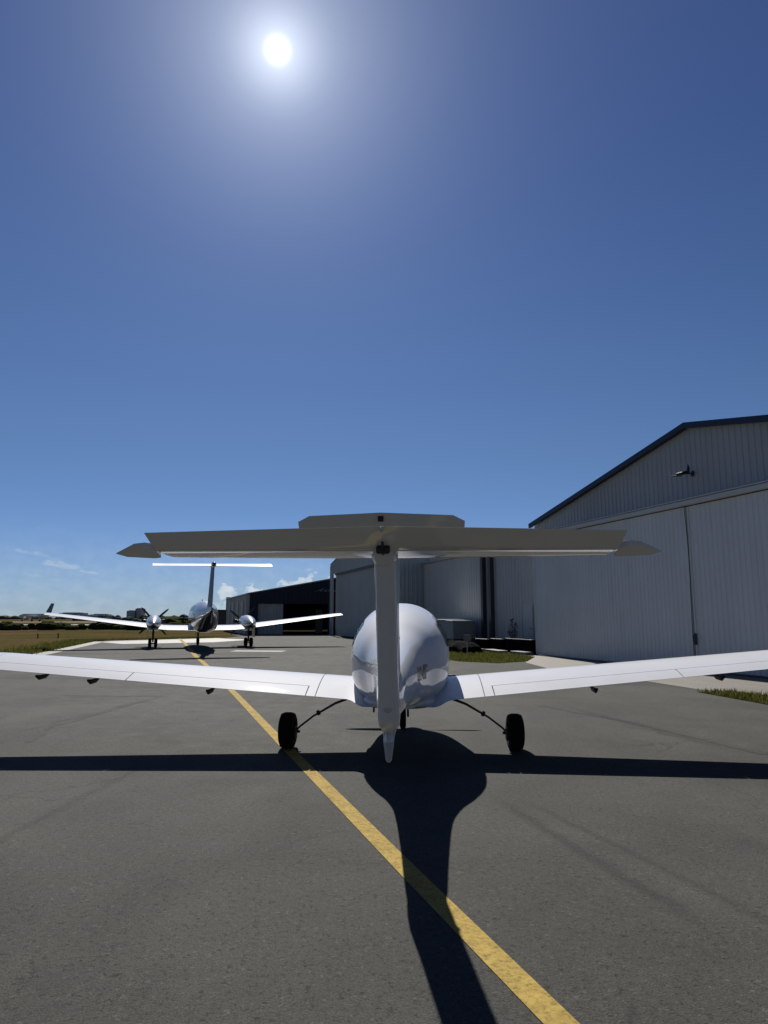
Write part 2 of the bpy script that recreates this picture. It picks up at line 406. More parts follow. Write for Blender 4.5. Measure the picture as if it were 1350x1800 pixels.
M['logo'] = simple('grey_logo_vinyl', (.20, .23, .27), .5)
M['brick'] = simple('weathered_block', (.12, .12, .11), .85, var=.3, bmp=.3)
M['trailer'] = sheet('grey_trailer_panel', (.24, .26, .26), .5, .15)
M['tarp'] = simple('black_tarpaulin', (.004, .004, .004), .95, bmp=.3, spec=.03)
M['red'] = simple('red_marker_plastic', (.25, .03, .02), .5)
M['town'] = simple('town_render', (.42, .44, .46), .8)
M['bark'] = simple('bark', (.06, .045, .03), .9, bmp=.5)

for k_ in ('blade', 'drystem'): leafglow(M[k_])

# ------------------------------------------------------------------ airport frame: r = right of the taxi line, s = along it
AL = R(18.3)
def RS(r, s, z=0.0): return Vector((r * math.cos(AL) - s * math.sin(AL), r * math.sin(AL) + s * math.cos(AL), z))

# ------------------------------------------------------------------ ground
def flat(name, pts, z, mat, kind='structure', th=0.0):
    bm = bmesh.new()
    vs = [bm.verts.new((p[0], p[1], z)) for p in pts]
    f = bm.faces.new(vs)
    if f.normal.z < 0: f.normal_flip()
    bm.normal_update()
    if bm.faces[:][0].normal.z < 0: bmesh.ops.reverse_faces(bm, faces=bm.faces)
    o = make(name, bm, mat, recalc=False)
    if kind: tag(o, kind=kind)
    return o
bm = bmesh.new(); bmesh.ops.create_grid(bm, x_segments=8, y_segments=8, size=6000)
g = make('ground', bm, M['field'], recalc=False); tag(g, kind='structure'); g.location.z = -0.03
APRON = [(-80, -25), (70, -25), (70, 5), RS(60, 5)[:2], RS(60, 64)[:2], RS(8, 66)[:2], RS(6.5, 64)[:2], (-12.2, 60), (-12.4, 54), (-19.2, 46.5), (-16.4, 36), (-14.4, 28.6), (-22, 26.5), (-80, 25)]
flat('apron', APRON, 0.0, M['asphalt'])
flat('taxiway_patch', [(-21.5, 36), (-19.5, 33), (-30, 31), (-60, 30), (-60, 36.5)], -0.02, M['concrete'])
# pale edge of the apron
def strip(name, pts, w, z, mat, kind='structure'):
    bm = bmesh.new(); L = []; n = len(pts)
    for i, p in enumerate(pts):
        a = Vector(pts[max(i - 1, 0)][:2]); b_ = Vector(pts[min(i + 1, n - 1)][:2]); d = (b_ - a).normalized()
        nrm = Vector((-d.y, d.x)); ww = w[i] if isinstance(w, (list, tuple)) else w
        q = Vector(p[:2]); L.append((bm.verts.new((*(q + nrm * ww / 2), z)), bm.verts.new((*(q - nrm * ww / 2), z))))
    for i in range(n - 1): bm.faces.new((L[i][0], L[i][1], L[i + 1][1], L[i + 1][0]))
    bm.normal_update()
    for f in bm.faces:
        if f.normal.z < 0: f.normal_flip()
    o = make(name, bm, mat, recalc=False); tag(o, kind=kind); return o
strip('apron_edge', [(-14.6, 28.8), (-16.4, 36.2), (-18.9, 46.2)], .7, .004, M['concrete'])
strip('apron_edge', [(-18.5, 46.6), (-12.6, 53.6)], 1.1, .006, M['concrete'])
flat('glare_patch', [(-18.8, 45.6), (-12.8, 53.2), (-9.6, 50.0), (-11.0, 45.0), (-15.8, 42.0)], .003, M['kerbconc'])  # bright glare on the far apron painted as a paler sheet
# yellow taxi line, gently curving
YL = [(1.93, -.8), (.72, 2.95), (.23, 4.42), (-.45, 6.5), (-1.30, 9.1), (-3.15, 14.85), (-6.35, 24.6), (-7.8, 28.9), (-11.5, 40.5), (-15.5, 52.5)]
strip('taxi_line', YL, [.138] * 6 + [.17, .2, .2, .2], .004, M['yellow'])
strip('white_marking', [(-7.25, 33.4), (-4.75, 33.1)], 1.0, .004, M['whiteline'])
def wobble(pts, n=10, a=.04):
    out = []
    for i in range(len(pts) - 1):
        for k in range(n):
            t = k / n; out.append((pts[i][0] * (1 - t) + pts[i + 1][0] * t + random.gauss(0, a), pts[i][1] * (1 - t) + pts[i + 1][1] * t + random.gauss(0, a)))
    return out + [pts[-1]]
strip('asphalt_seam', wobble([(-6.6, 14.5), (-4.55, 14.4), (-4.75, 12.4), (-4.9, 10.3), (-4.6, 9.2)], 8, .03), .09, .003, M['asphalt_mid'])
strip('asphalt_seam', wobble([(2.9, 12.9), (3.9, 10.7), (4.3, 9.2), (4.5, 8.4)], 10, .02), .16, .003, M['asphalt_mid'])
strip('asphalt_repair', wobble([(-30, 20.4), (-13, 19.6), (-3, 18.4), (4, 17.5), (9, 16.9)], 10, .05), 1.2, .003, M['asphalt_mid'])
strip('asphalt_repair', wobble([(-18, 31.5), (-7, 31.0), (3, 30.0), (10, 27.0)], 8, .08), 1.5, .003, M['asphalt_mid'])
# concrete forecourt in front of the hangar, a separate lighter paving
flat('hangar_forecourt', [RS(15.6, 26.3)[:2], RS(14.1, 24.6)[:2], RS(12.6, 22.0)[:2], RS(11.6, 18.5)[:2], RS(11.9, 15.0)[:2], RS(11.6, 12.6)[:2], RS(12.1, 12.0)[:2], RS(12.3, 4)[:2], RS(15.6, 4)[:2]], .005, M['concrete'])
def grass_patch(name, pts, label, dens, h=(.05, .13)):
    bm = bmesh.new()
    vs = [bm.verts.new((p[0], p[1], .01)) for p in pts]; bm.faces.new(vs)
    P2 = [Vector(p[:2]) for p in pts]
    xs = [p.x for p in P2]; ys = [p.y for p in P2]
    def inside(x, y):
        c = False
        for i in range(len(P2)):
            a, b_ = P2[i], P2[i - 1]
            if (a.y > y) != (b_.y > y) and x < (b_.x - a.x) * (y - a.y) / (b_.y - a.y) + a.x: c = not c
        return c
    k = 0
    while k < dens:
        x = random.uniform(min(xs), max(xs)); y = random.uniform(min(ys), max(ys))
        if not inside(x, y): continue
        k += 1
        hh = random.uniform(*h); a = random.uniform(0, math.pi); w = .012; dx, dy = math.cos(a) * w, math.sin(a) * w
        lx, ly = random.uniform(-.04, .04), random.uniform(-.04, .04)
        bm.faces.new((bm.verts.new((x - dx, y - dy, .01)), bm.verts.new((x + dx, y + dy, .01)), bm.verts.new((x + lx, y + ly, hh))))
    o = make(name, bm, M['blade'], recalc=False)
    tag(o, label, 'grass', kind='stuff'); return o
grass_patch('grass_strip', [RS(10.6, 23.4), RS(11.5, 22.0), RS(13.0, 22.6), RS(14.6, 24.8), RS(14.9, 27), RS(13.6, 34), RS(13.2, 41), RS(11.6, 41), RS(11.0, 33)],
            'strip of green grass in front of the wall between the hangars', 9000)
grass_patch('grass_patch', [RS(11.2, 12.3), RS(12.0, 11.9), RS(12.2, 4), RS(10.9, 4), RS(10.7, 9.5)], 'patch of mixed green grass at the right edge of the apron', 5000)
# tufts along the apron edge
bm = bmesh.new()
edge = [(-14.9, 28.4), (-16.9, 36), (-19.4, 46.2), (-19.3, 47.3), (-13.2, 54.2)]
for i in range(9000):
    k = random.random() ** .8 * (len(edge) - 1.001); j = int(k); t = k - j
    x = edge[j][0] * (1 - t) + edge[j + 1][0] * t; y = edge[j][1] * (1 - t) + edge[j + 1][1] * t
    x -= abs(random.gauss(0, .9)); y += random.gauss(0, .5) + (.4 if j > 1 else 0)
    hh = random.uniform(.05, .2); a = random.uniform(0, 3.14); w = .03
    bm.faces.new((bm.verts.new((x - math.cos(a) * w, y - math.sin(a) * w, -.03)), bm.verts.new((x + math.cos(a) * w, y + math.sin(a) * w, -.03)), bm.verts.new((x + random.uniform(-.05, .05), y, hh))))
o = make('grass_tufts', bm, M['blade'], recalc=False); tag(o, 'rough grass tufts along the pale left edge of the apron', 'grass', kind='stuff')

# ------------------------------------------------------------------ corrugated sheet walls
def corr(name, p0, p1, z0, ztop, mat, parent, period=.25, depth=.035, out=None, holes=()):
    """corrugated sheet standing from p0 to p1 (xy); ztop(t) gives the top; holes = [(t0,t1,h)] openings up to height h"""
    p0 = Vector((p0[0], p0[1], 0)); p1 = Vector((p1[0], p1[1], 0)); L = (p1 - p0).length; d = (p1 - p0) / L
    nrm = Vector((d.y, -d.x, 0)) if out is None else Vector(out)
    n = max(1, int(round(L / period))); us = []
    for i in range(n):
        u = i / n; q = 1 / n
        us += [(u, 0), (u + .55 * q, 0), (u + .65 * q, 1), (u + .9 * q, 1)]
    us.append((1, 0))
    for a, b_, h in holes: us += [(a, 0), (b_, 0)]
    us = sorted(set(us))
    if callable(ztop) is False: zt = lambda t: ztop
    else: zt = ztop
    bm = bmesh.new(); cols = []
    def zb(t):
        for a, b_, h in holes:
            if a < t < b_: return h
        return z0
    for i in range(len(us) - 1):
        (u0, k0), (u1, k1) = us[i], us[i + 1]
        if u1 - u0 < 1e-6: continue
        um = (u0 + u1) / 2; zz = zb(um)
        a = p0 + d * (u0 * L) + nrm * (k0 * depth); b_ = p0 + d * (u1 * L) + nrm * (k1 * depth)
        bm.faces.new((bm.verts.new((a.x, a.y, zz)), bm.verts.new((b_.x, b_.y, zz)), bm.verts.new((b_.x, b_.y, zt(u1))), bm.verts.new((a.x, a.y, zt(u0)))))
    bmesh.ops.remove_doubles(bm, verts=bm.verts, dist=.0005)
    return make(name, bm, mat, parent, recalc=False)

def slab_between(bm, pts, w_vec, th):
    """band along pts (3D), width vector, thickness downward"""
    for i in range(len(pts) - 1):
        a, b_ = Vector(pts[i]), Vector(pts[i + 1]); w = Vector(w_vec); t = Vector((0, 0, -th))
        add_prism(bm, [a, b_, b_ + w, a + w], t)

# ---- near hangar: front at r=15.55, from s=7.3 to 26.27
def hangar_near():
    o_ = RS(15.55, 26.27); root = empty('hangar', o_)
    tag(root, 'large pale corrugated hangar with navy roof edge at the right of the picture', 'hangar')
    inv = Matrix.Translation(-o_)
    s1, s0, eave, apex, mid = 26.27, 7.3, 5.56, 7.50, 16.8
    r0 = 15.68
    def top(t):
        s = s1 + (s0 - s1) * t
        return apex - (apex - eave) * abs(s - mid) / (mid - s0 if s < mid else s1 - mid)
    outn = (RS(-1, 0)).normalized()
    def L(r, s, z): return RS(r, s, z) - o_
    w = corr('wall', L(r0, s1, 0), L(r0, s0, 0), 5.12, top, M['wall_sheet'], root, .22, .02, outn)
    # side wall facing down the taxiway and the one facing the camera
    corr('wall', L(r0, s1, 0), L(30, s1, 0), 0, lambda t: eave, M['wall_sheet'], root, .26, .04, RS(0, 1).normalized())
    corr('wall', L(r0, s0, 0), L(30, s0, 0), 0, lambda t: eave, M['wall_sheet'], root, .26, .04, RS(0, -1).normalized())
    # doors: four sliding leaves, the seam at s = 17
    for (a, b_, rr) in ((26.2, 17.012, 15.53), (16.988, 7.4, 15.55)):
        d = corr('door_panel', L(rr, a, 0), L(rr, b_, 0), .04, 5.0, M['door_sheet'], root, .19, .012, outn)
        for s in (a, b_):
            bm = bmesh.new(); e = L(rr - .006, s + (-.04 if s == a else .04), 2.52); add_box(bm, e, (.03, .08, 4.94), Matrix.Rotation(AL, 3, 'Z'))
            make('edge_stile', bm, M['door_sheet'], d)
        if a < 17:
            bm = bmesh.new(); add_box(bm, L(rr - .05, a - .05, .95), (.04, .10, .34), Matrix.Rotation(AL, 3, 'Z'), .005)
            add_tube(bm, [L(rr - .07, a - .05, .84), L(rr - .11, a - .05, .86), L(rr - .11, a - .05, 1.05), L(rr - .07, a - .05, 1.07)], .012, 8)
            make('door_handle', bm, M['steel'], d)
    # rubber seam strip, slightly buckled
    bm = bmesh.new(); add_tube(bm, [L(15.49 + .006 * math.sin(z * 2.1), 17.0 + .03 * math.sin(z * 1.3 + .6), z) for z in np.linspace(.05, 5.0, 18)], .009, 6)
    make('seam_seal', bm, M['black'], root)
    # header rail (white channel) hung proud of the wall
    bm = bmesh.new(); add_box(bm, L(15.46, (s1 + s0) / 2 - .1, 5.10), (.20, s1 - s0 + .2, .14), Matrix.Rotation(AL, 3, 'Z'), .012)
    add_box(bm, L(15.44, (s1 + s0) / 2 - .1, 5.20), (.26, s1 - s0 + .2, .03), Matrix.Rotation(AL, 3, 'Z'))
    make('door_rail', bm, M['rail'], root)
    # roof and navy barge trim
    bm = bmesh.new()
    ridge_a, ridge_b = L(15.50, mid, apex + .06), L(30, mid, apex + .06)
    for s_e in (s1 + .12, s0 - .12):
        a, b_ = L(15.50, s_e, eave + .04), L(30, s_e, eave + .04)
        add_prism(bm, [ridge_a, ridge_b, b_, a], (0, 0, .05))
    make('roof', bm, M['roof'], root)
    bm = bmesh.new()
    for (sa_, sb_) in ((s1 + .16, mid), (mid, s0 - .16)):
        za = eave + .02 if sa_ != mid else apex + .06; zb_ = apex + .06 if sb_ == mid else eave + .02
        a, b_ = L(15.47, sa_, za + .10), L(15.47, sb_, zb_ + .10)
        add_prism(bm, [a, b_, b_ - Vector((0, 0, .18)), a - Vector((0, 0, .18))], -outn * .12)
    make('roof_trim', bm, M['navy'], root)
    # floor track shadow line
    bm = bmesh.new(); add_box(bm, L(15.42, (s1 + s0) / 2, .02), (.16, s1 - s0, .04), Matrix.Rotation(AL, 3, 'Z')); make('floor_track', bm, M['steel'], root)
    # inner backing so nothing shows behind the open rib ends
    bm = bmesh.new(); add_box(bm, L(22.8, (s1 + s0) / 2, 2.6), (14.0, s1 - s0 - .4, 5.0), Matrix.Rotation(AL, 3, 'Z')); make('inner_lining', bm, M['dark'], root)
    # floodlight on the gable: a thing of its own
    f = empty('floodlight', RS(15.62, 16.75, 6.0)); f.scale = (.85, .8, .8); f.rotation_euler = (0, 0, AL)
    tag(f, 'dark floodlight on a bracket high on the gable of the big hangar', 'floodlight')
    bm = bmesh.new(); add_tube(bm, [(.02, 0, .02), (-.30, .02, .0), (-.40, .03, .03)], .022, 8); add_box(bm, (.03, 0, .02), (.02, .16, .2), None, .004); make('bracket', bm, M['black'], f)
    bm = bmesh.new(); add_box(bm, (-.42, .02, .0), (.26, .34, .13), Matrix.Rotation(R(-18), 3, 'Y'), .02); make('lamp_head', bm, M['black'], f)
    bm = bmesh.new(); add_tube(bm, [(-.2, -.06, .02), (-.2, -.08, .22), (-.2, -.06, .36)], [.05, .045, .012], 10); make('sensor', bm, M['black'], f)
    bm = bmesh.new(); add_box(bm, (-.36, .40, -.02), (.16, .42, .03), Matrix.Rotation(R(10), 3, 'X'), .01); make('visor', bm, M['steel'], f)
hangar_near()

# ---- long wall set back between the hangars
def recess():
    o_ = RS(16.5, 34); root = empty('workshop_building', o_)
    tag(root, 'low dull grey corrugated workshop set back between the two pale hangars', 'workshop')
    def L(r, s, z): return RS(r, s, z) - o_
    outn = RS(-1, 0).normalized()
    corr('wall', L(16.45, 41.5, 0), L(16.45, 26.5, 0), .5, 5.0, M['recess_sheet'], root, .3, .03, outn)
    bm = bmesh.new(); add_box(bm, L(16.53, 34.0, .25), (.16, 15, .5), Matrix.Rotation(AL, 3, 'Z')); make('plinth', bm, M['brick'], root)
    bm = bmesh.new(); add_prism(bm, [L(16.3, 41.5, 5.02), L(16.3, 26.5, 5.02), L(30, 26.5, 5.3), L(30, 41.5, 5.3)], (0, 0, .06)); make('roof', bm, M['roof'], root)
    for s in (31.75, 32.65):
        bm = bmesh.new(); add_box(bm, L(16.30, s, 2.5), (.22, .26, 5.0), Matrix.Rotation(AL, 3, 'Z'), .01); make('column', bm, M['steel'], root)
    for s in (28.3,):
        bm = bmesh.new(); add_box(bm, L(16.40, s, 1.15), (.05, .85, 2.1), Matrix.Rotation(AL, 3, 'Z'), .005); d = make('door', bm, M['recess_sheet'], root)
        bm = bmesh.new(); add_box(bm, L(16.35, s - .33, 1.1), (.05, .12, .03), Matrix.Rotation(AL, 3, 'Z')); make('door_handle', bm, M['steel'], d)
recess()

# ---- far pale hangar, front at r=14.85 from s=41.6 to 60.1
def hangar_far():
    o_ = RS(14.85, 60.1); root = empty('hangar', o_)
    tag(root, 'grey blue hangar with closed door directly behind the parked light aircraft tail', 'hangar')
    def L(r, s, z): return RS(r, s, z) - o_
    outn = RS(-1, 0).normalized()
    s1, s0, eave, apex = 60.1, 41.6, 6.25, 7.9; mid = (s0 + s1) / 2
    def top(t):
        s = s1 + (s0 - s1) * t; return apex - (apex - eave) * abs(s - mid) / (s1 - mid)
    rot = Matrix.Rotation(AL, 3, 'Z')
    corr('wall', L(14.85, s1, 0), L(14.85, s0, 0), 0, top, M['far_sheet'], root, .3, .03, outn, holes=[(.055, .93, 5.4)])
    corr('wall', L(14.85, s0, 0), L(30, s0, 0), 0, lambda t: eave, M['far_sheet'], root, .3, .03, RS(0, -1).normalized())
    corr('door_panel', L(15.15, s1 - .6, 0), L(15.15, s0 + .9, 0), .03, 5.6, M['far_sheet'], root, .3, .03, outn)
    bm = bmesh.new(); add_box(bm, L(14.98, mid, 5.35), (.12, s1 - s0 - 2.2, .16), rot); make('door_rail', bm, M['steel'], root)
    bm = bmesh.new()
    for s_e in (s1 + .1, s0 - .1):
        add_prism(bm, [L(14.78, mid, apex + .02), L(30, mid, apex + .02), L(30, s_e, eave + .02), L(14.78, s_e, eave + .02)], (0, 0, .07))
    make('roof', bm, M['far_sheet'], root)
    bm = bmesh.new(); add_tube(bm, [L(14.74, s1 - .25, 6.2), L(14.74, s1 - .25, .05)], .05, 10); make('drainpipe', bm, M['far_sheet'], root)
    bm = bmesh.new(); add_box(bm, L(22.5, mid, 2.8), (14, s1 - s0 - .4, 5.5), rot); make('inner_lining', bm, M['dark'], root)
hangar_far()

# ---- navy hangar, front perpendicular to the taxi line at s=64.5
def hangar_navy():
    o_ = RS(8.3, 64.5); root = empty('hangar', o_)
    tag(root, 'navy blue hangar with open dark doorway at the far end of the apron', 'hangar')
    def L(r, s, z): return RS(r, s, z) - o_
    front = RS(0, -1).normalized(); rot = Matrix.Rotation(AL, 3, 'Z')
    r0, rm, r1 = 8.1, 17.5, 27.0; eave, apex = 3.72, 5.5
    def top(t):
        r = r0 + (r1 - r0) * t; return apex - (apex - eave) * abs(r - rm) / (rm - r0)
    Lr = r1 - r0
    corr('wall', L(r0, 64.5, 0), L(r1, 64.5, 0), 0, top, M['navy_wall'], root, .4, .03, front, holes=[((9.0 - r0) / Lr, (15.65 - r0) / Lr, 2.85)])
    corr('side_wall', L(r0, 64.55, 0), L(r0, 85, 0), 0, lambda t: eave, M['wall_sheet'], root, .6, .05, RS(-1, 0).normalized())
    bm = bmesh.new(); add_box(bm, L(r0 - .06, 64.42, eave / 2 - .02), (.3, .12, eave), rot); make('corner_post', bm, M['far_sheet'], root)
    for s in (68.5, 72.5, 77, 81):
        bm = bmesh.new(); add_box(bm, L(r0 - .07, s, 1.85), (.06, 1.4, 2.6), rot); w = make('window', bm, M['grey_light'], root)
        bm = bmesh.new(); add_box(bm, L(r0 - .085, s, 1.85), (.06, 1.2, 2.4), rot); make('pane', bm, M['far_sheet'], w)
    corr('door_panel', L(9.0, 64.75, 0), L(11.4, 64.75, 0), .02, 2.85, M['recess_sheet'], root, .3, .03, front)
    bm = bmesh.new(); add_box(bm, L(15.2, 66.2, 1.2), (.7, .1, 2.3), rot); make('inner_rack', bm, M['brick'], root)
    # interior: floor, back, sides (open and dark)
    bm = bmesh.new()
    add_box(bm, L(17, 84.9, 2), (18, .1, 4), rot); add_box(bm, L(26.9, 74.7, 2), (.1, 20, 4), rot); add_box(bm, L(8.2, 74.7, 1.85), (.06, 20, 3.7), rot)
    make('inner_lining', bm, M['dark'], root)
    bm = bmesh.new()
    for (ra, rb, za, zb_) in ((r0 - .15, rm, eave, apex), (r1 + .15, rm, eave, apex)):
        add_prism(bm, [L(ra, 64.35, za + .02), L(rb, 64.35, zb_ + .02), L(rb, 85.2, zb_ + .02), L(ra, 85.2, za + .02)], (0, 0, .09))
    make('roof', bm, M['roof'], root)
    # bird-like swoosh on the gable
    bm = bmesh.new(); y = 64.42
    for pts in ([(14.3, 3.98), (14.95, 4.28), (15.35, 4.40), (15.1, 4.22), (14.98, 4.02), (14.78, 4.12)],):
        add_prism(bm, [L(a, y, b_) for a, b_ in pts], front * .02)
    for (a, b_, c_) in ((15.25, 15.55, 4.12), (15.65, 15.95, 4.14), (16.05, 16.4, 4.12)):
        add_box(bm, L((a + b_) / 2, y - .01, c_), (b_ - a, .02, .16), rot)
    make('logo', bm, M['logo'], root)
hangar_navy()

# ---- low dark shed beyond, left of the navy hangar
def shed():
    o_ = RS(7.4, 92); root = empty('shed', o_)
    tag(root, 'low dark shed with a flat roof left of the navy hangar', 'shed')
    rot = Matrix.Rotation(AL, 3, 'Z')
    bm = bmesh.new(); add_box(bm, (0, 0, 1.2), (5.5, 7, 2.4), rot); make('wall', bm, M['brick'], root)
    bm = bmesh.new(); add_box(bm, (0, 0, 2.47), (6, 7.6, .14), rot); make('roof', bm, M['navy_wall'], root)
    bm = bmesh.new(); add_box(bm, RS(-1.2, -3.52, 1.4), (1.2, .06, .8), rot); make('window', bm, M['glass'], root)
shed()

# ------------------------------------------------------------------ clutter beside the workshop wall
def trailer():
    root = empty('box_trailer', RS(15.3, 34.4)); root.rotation_euler = (0, 0, AL)
    tag(root, 'grey enclosed box trailer with pale roof edge parked against the workshop wall', 'trailer')
    bm = bmesh.new(); add_box(bm, (0, 0, .95), (1.3, 3.0, .95), None, .03); make('body', bm, M['trailer'], root)
    bm = bmesh.new(); add_box(bm, (-.02, .45, 1.46), (1.36, 2.1, .06), None, .01); add_box(bm, (-.02, -1.05, 1.41), (1.36, .9, .05), None, .01); make('roof_edge', bm, M['rail'], root)
    bm = bmesh.new(); add_box(bm, (0, 0, .42), (1.1, 2.8, .1)); add_tube(bm, [(0, 1.4, .42), (0, 2.6, .42)], .04, 8); make('chassis', bm, M['steel'], root)
    for sx in (-1, 1):
        bm = bmesh.new(); add_lathe(bm, [(-.08, .0), (-.08, .22), (-.05, .28), (.05, .28), (.08, .22), (.08, 0)], (sx * .62, -.2, .28), (1, 0, 0), 24); w = make('wheel', bm, M['rubber'], root, True)
        bm = bmesh.new(); add_lathe(bm, [(0, 0), (0, .14), (.02 * sx, .13), (.03 * sx, 0)], (sx * .705, -.2, .28), (1, 0, 0), 18); make('rim', bm, M['steel'], w)
    bm = bmesh.new(); add_tube(bm, [(-.5, 1.75, .4), (-.5, 1.75, 1.3)], .03, 8); add_lathe(bm, [(-.03, 0), (-.03, .2), (.03, .2), (.03, 0)], (-.55, 1.75, 1.25), (1, 0, 0), 20); make('spare_wheel_post', bm, M['black'], root)
trailer()
# black tarpaulin heap
bm = bmesh.new(); bmesh.ops.create_grid(bm, x_segments=26, y_segments=14, size=.5)
for v in bm.verts:
    x, y = v.co.x, v.co.y; e = max(0, (1 - abs(2 * x) ** 4)) * max(0, (1 - abs(2 * y) ** 4))
    v.co = Vector((x * 1.1, y * 3.2, .55 * e ** .5 * (.85 + .25 * math.sin(y * 17 + x * 4) * .4 + random.uniform(-.04, .04))))
o = make('tarpaulin_heap', bm, M['tarp'], None, False, False); o.location = RS(13.5, 29.7, 0); o.rotation_euler = (0, 0, AL)
tag(o, 'black tarpaulin heap on the grass in front of the grey box trailer', 'tarpaulin')
# row of black crates/planters along the wall base
for i, (s, ln, h) in enumerate(((31.3, 1.2, .5), (29.7, 1.1, .55), (27.6, 2.3, .6))):
    root = empty('storage_bin', RS(15.75, s)); root.rotation_euler = (0, 0, AL)
    tag(root, ['low black storage bin beside the two steel columns', 'middle black storage bin on the wall base, between two others', 'long black storage bin next to the end of the big hangar'][i], 'bin', 'black bins along the workshop wall')
    bm = bmesh.new(); add_box(bm, (0, 0, h / 2), (.6, ln, h), None, .03); make('body', bm, M['tarp'], root)
    bm = bmesh.new(); add_box(bm, (0, 0, h + .02), (.66, ln + .06, .05), None, .01); make('lid', bm, M['black'], root)
# small sign on a post
root = empty('sign_post', RS(12.85, 27.4)); root.rotation_euler = (0, 0, AL)
tag(root, 'small blank pale sign on a thin post standing in the grass strip', 'sign')
bm = bmesh.new(); add_tube(bm, [(0, 0, 0), (0, 0, .75)], .025, 8); make('post', bm, M['grey_light'], root)
bm = bmesh.new(); add_box(bm, (0, -.03, .72), (.34, .02, .26), None, .004); make('sign_plate', bm, M['trailer'], root)
# pale kerb slabs
for i, (r, s, ln, a) in enumerate(((14.6, 31.0, 2.6, 2), (14.85, 28.6, 1.7, -4), (15.2, 26.9, 1.2, 3))):
    bm = bmesh.new(); add_box(bm, (0, 0, .07), (.42, ln, .12), None, .015)
    o = make('concrete_slab', bm, M['kerbconc']); o.location = RS(r, s); o.rotation_euler = (0, 0, AL + R(a))
    tag(o, ['longest pale concrete slab lying in the grass, farthest from the big hangar', 'pale concrete slab lying between the longest slab and the shortest one', 'short pale concrete slab at the foot of the big hangar corner'][i], 'slab', 'concrete slabs behind the grass strip')
# dry reddish shrub
def leaves(bm, c, rad, n, sz, squash=1.0):
    for i in range(n):
        while True:
            p = Vector((random.uniform(-1, 1), random.uniform(-1, 1), random.uniform(-1, 1)))
            if p.length < 1: break
        p = Vector(c) + Vector((p.x * rad, p.y * rad, p.z * rad * squash)); q = Vector((random.gauss(0, 1), random.gauss(0, 1), random.gauss(0, 1))).normalized()
        a = q.orthogonal().normalized() * sz * random.uniform(.6, 1.3); b_ = q.cross(a).normalized() * sz * random.uniform(.4, .9)
        bm.faces.new([bm.verts.new(p + a), bm.verts.new(p + b_), bm.verts.new(p - a), bm.verts.new(p - b_)])
root = empty('shrub', RS(15.9, 28.9))
tag(root, 'thin reddish dry shrub growing against the workshop wall', 'shrub')
bm = bmesh.new()
for k in range(7):
    a = k * .9; add_tube(bm, [(0, 0, 0), (.08 * math.cos(a), .08 * math.sin(a), .5), (.2 * math.cos(a), .25 * math.sin(a), 1.0 + .08 * k)], [.014, .01, .004], 5)
make('stem', bm, M['bark'], root)
bm = bmesh.new()
for c, r_, n in (((0, 0, .85), .25, 160), ((.1, .1, 1.2), .2, 90), ((-.1, -.15, .5), .22, 90), ((0, .05, 1.45), .1, 30)): leaves(bm, c, r_, n, .035)
make('foliage', bm, M['drystem'], root, recalc=False)

# ------------------------------------------------------------------ far background
def scrub(name, x0, x1, y0, y1, n, hmin, hmax, mat, label, cat, sz):
    from mathutils import noise as mn
    bm = bmesh.new()
    for i in range(n):
        x = x0 + (x1 - x0) * random.random(); y = random.uniform(y0, y1)
        h = random.uniform(hmin, hmax) * (.65 + .45 * math.sin(x * 11 / hmax * .06) ** 2); w = h * random.uniform(.8, 1.5)
        r = bmesh.ops.create_icosphere(bm, subdivisions=3, radius=1.0); off = Vector((x, y, 0))
        for v in r['verts']:
            q = v.co.copy(); d = 1 + .28 * mn.noise(q * 1.7 + off) + .22 * mn.noise(q * 4.3 + off)
            v.co = Vector((q.x * w * d, q.y * w * d, max(-.1, q.z * d * .62 + .42) * h)) + off
        leaves(bm, (x, y, h * .5), w * .95, 14, sz * .6, .6 * h / w)
    o = make(name, bm, mat, recalc=False); tag(o, label, cat, kind='stuff')
scrub('scrub_belt', -75, -22, 88, 98, 90, .6, 1.2, M['bush'], 'dark green scrub belt along the far side of the field', 'scrub', .16)
scrub('scrub_belt', -34, -14, 100, 108, 60, .8, 1.5, M['bush'], 'denser scrub behind the wing of the twin propeller aircraft', 'scrub', .2)
scrub('distant_treeline', -420, -60, 560, 600, 110, 2.0, 3.6, M['fartree'], 'hazy treeline on the horizon left of the hangars', 'treeline', 1.3)
scrub('distant_treeline', -150, -60, 330, 350, 60, 1.3, 2.3, M['fartree'], 'nearer hazy treeline behind the twin propeller aircraft', 'treeline', .7)
# pale runway strip in the distance
strip('runway', [(-400, 150), (-20, 150)], 10, .0, M['kerbconc'])
strip('runway', [(-400, 235), (-60, 235)], 14, .0, M['kerbconc'])
for i, (x, y, w, h, lb) in enumerate(((-288, 640, 22, 5.5, 'pale low terminal block on the horizon, the widest one'), (-262, 640, 14, 4.2, 'pale block on the horizon right beside the widest one'), (-232, 640, 9, 7.5, 'pale narrow block on the horizon above the left aircraft wing'), (-226, 640, 5, 9.5, 'tallest pale tower on the horizon left of the engine'))):
    b_ = empty('distant_building', (x, y, 0)); tag(b_, lb, 'building', 'pale buildings on the horizon')
    bm = bmesh.new(); add_box(bm, (0, 0, h / 2), (w, 12, h)); make('wall', bm, M['town'], b_)
    bm = bmesh.new(); add_box(bm, (0, 0, h + .25), (w * .7, 9, .5)); make('roof', bm, M['town'], b_)
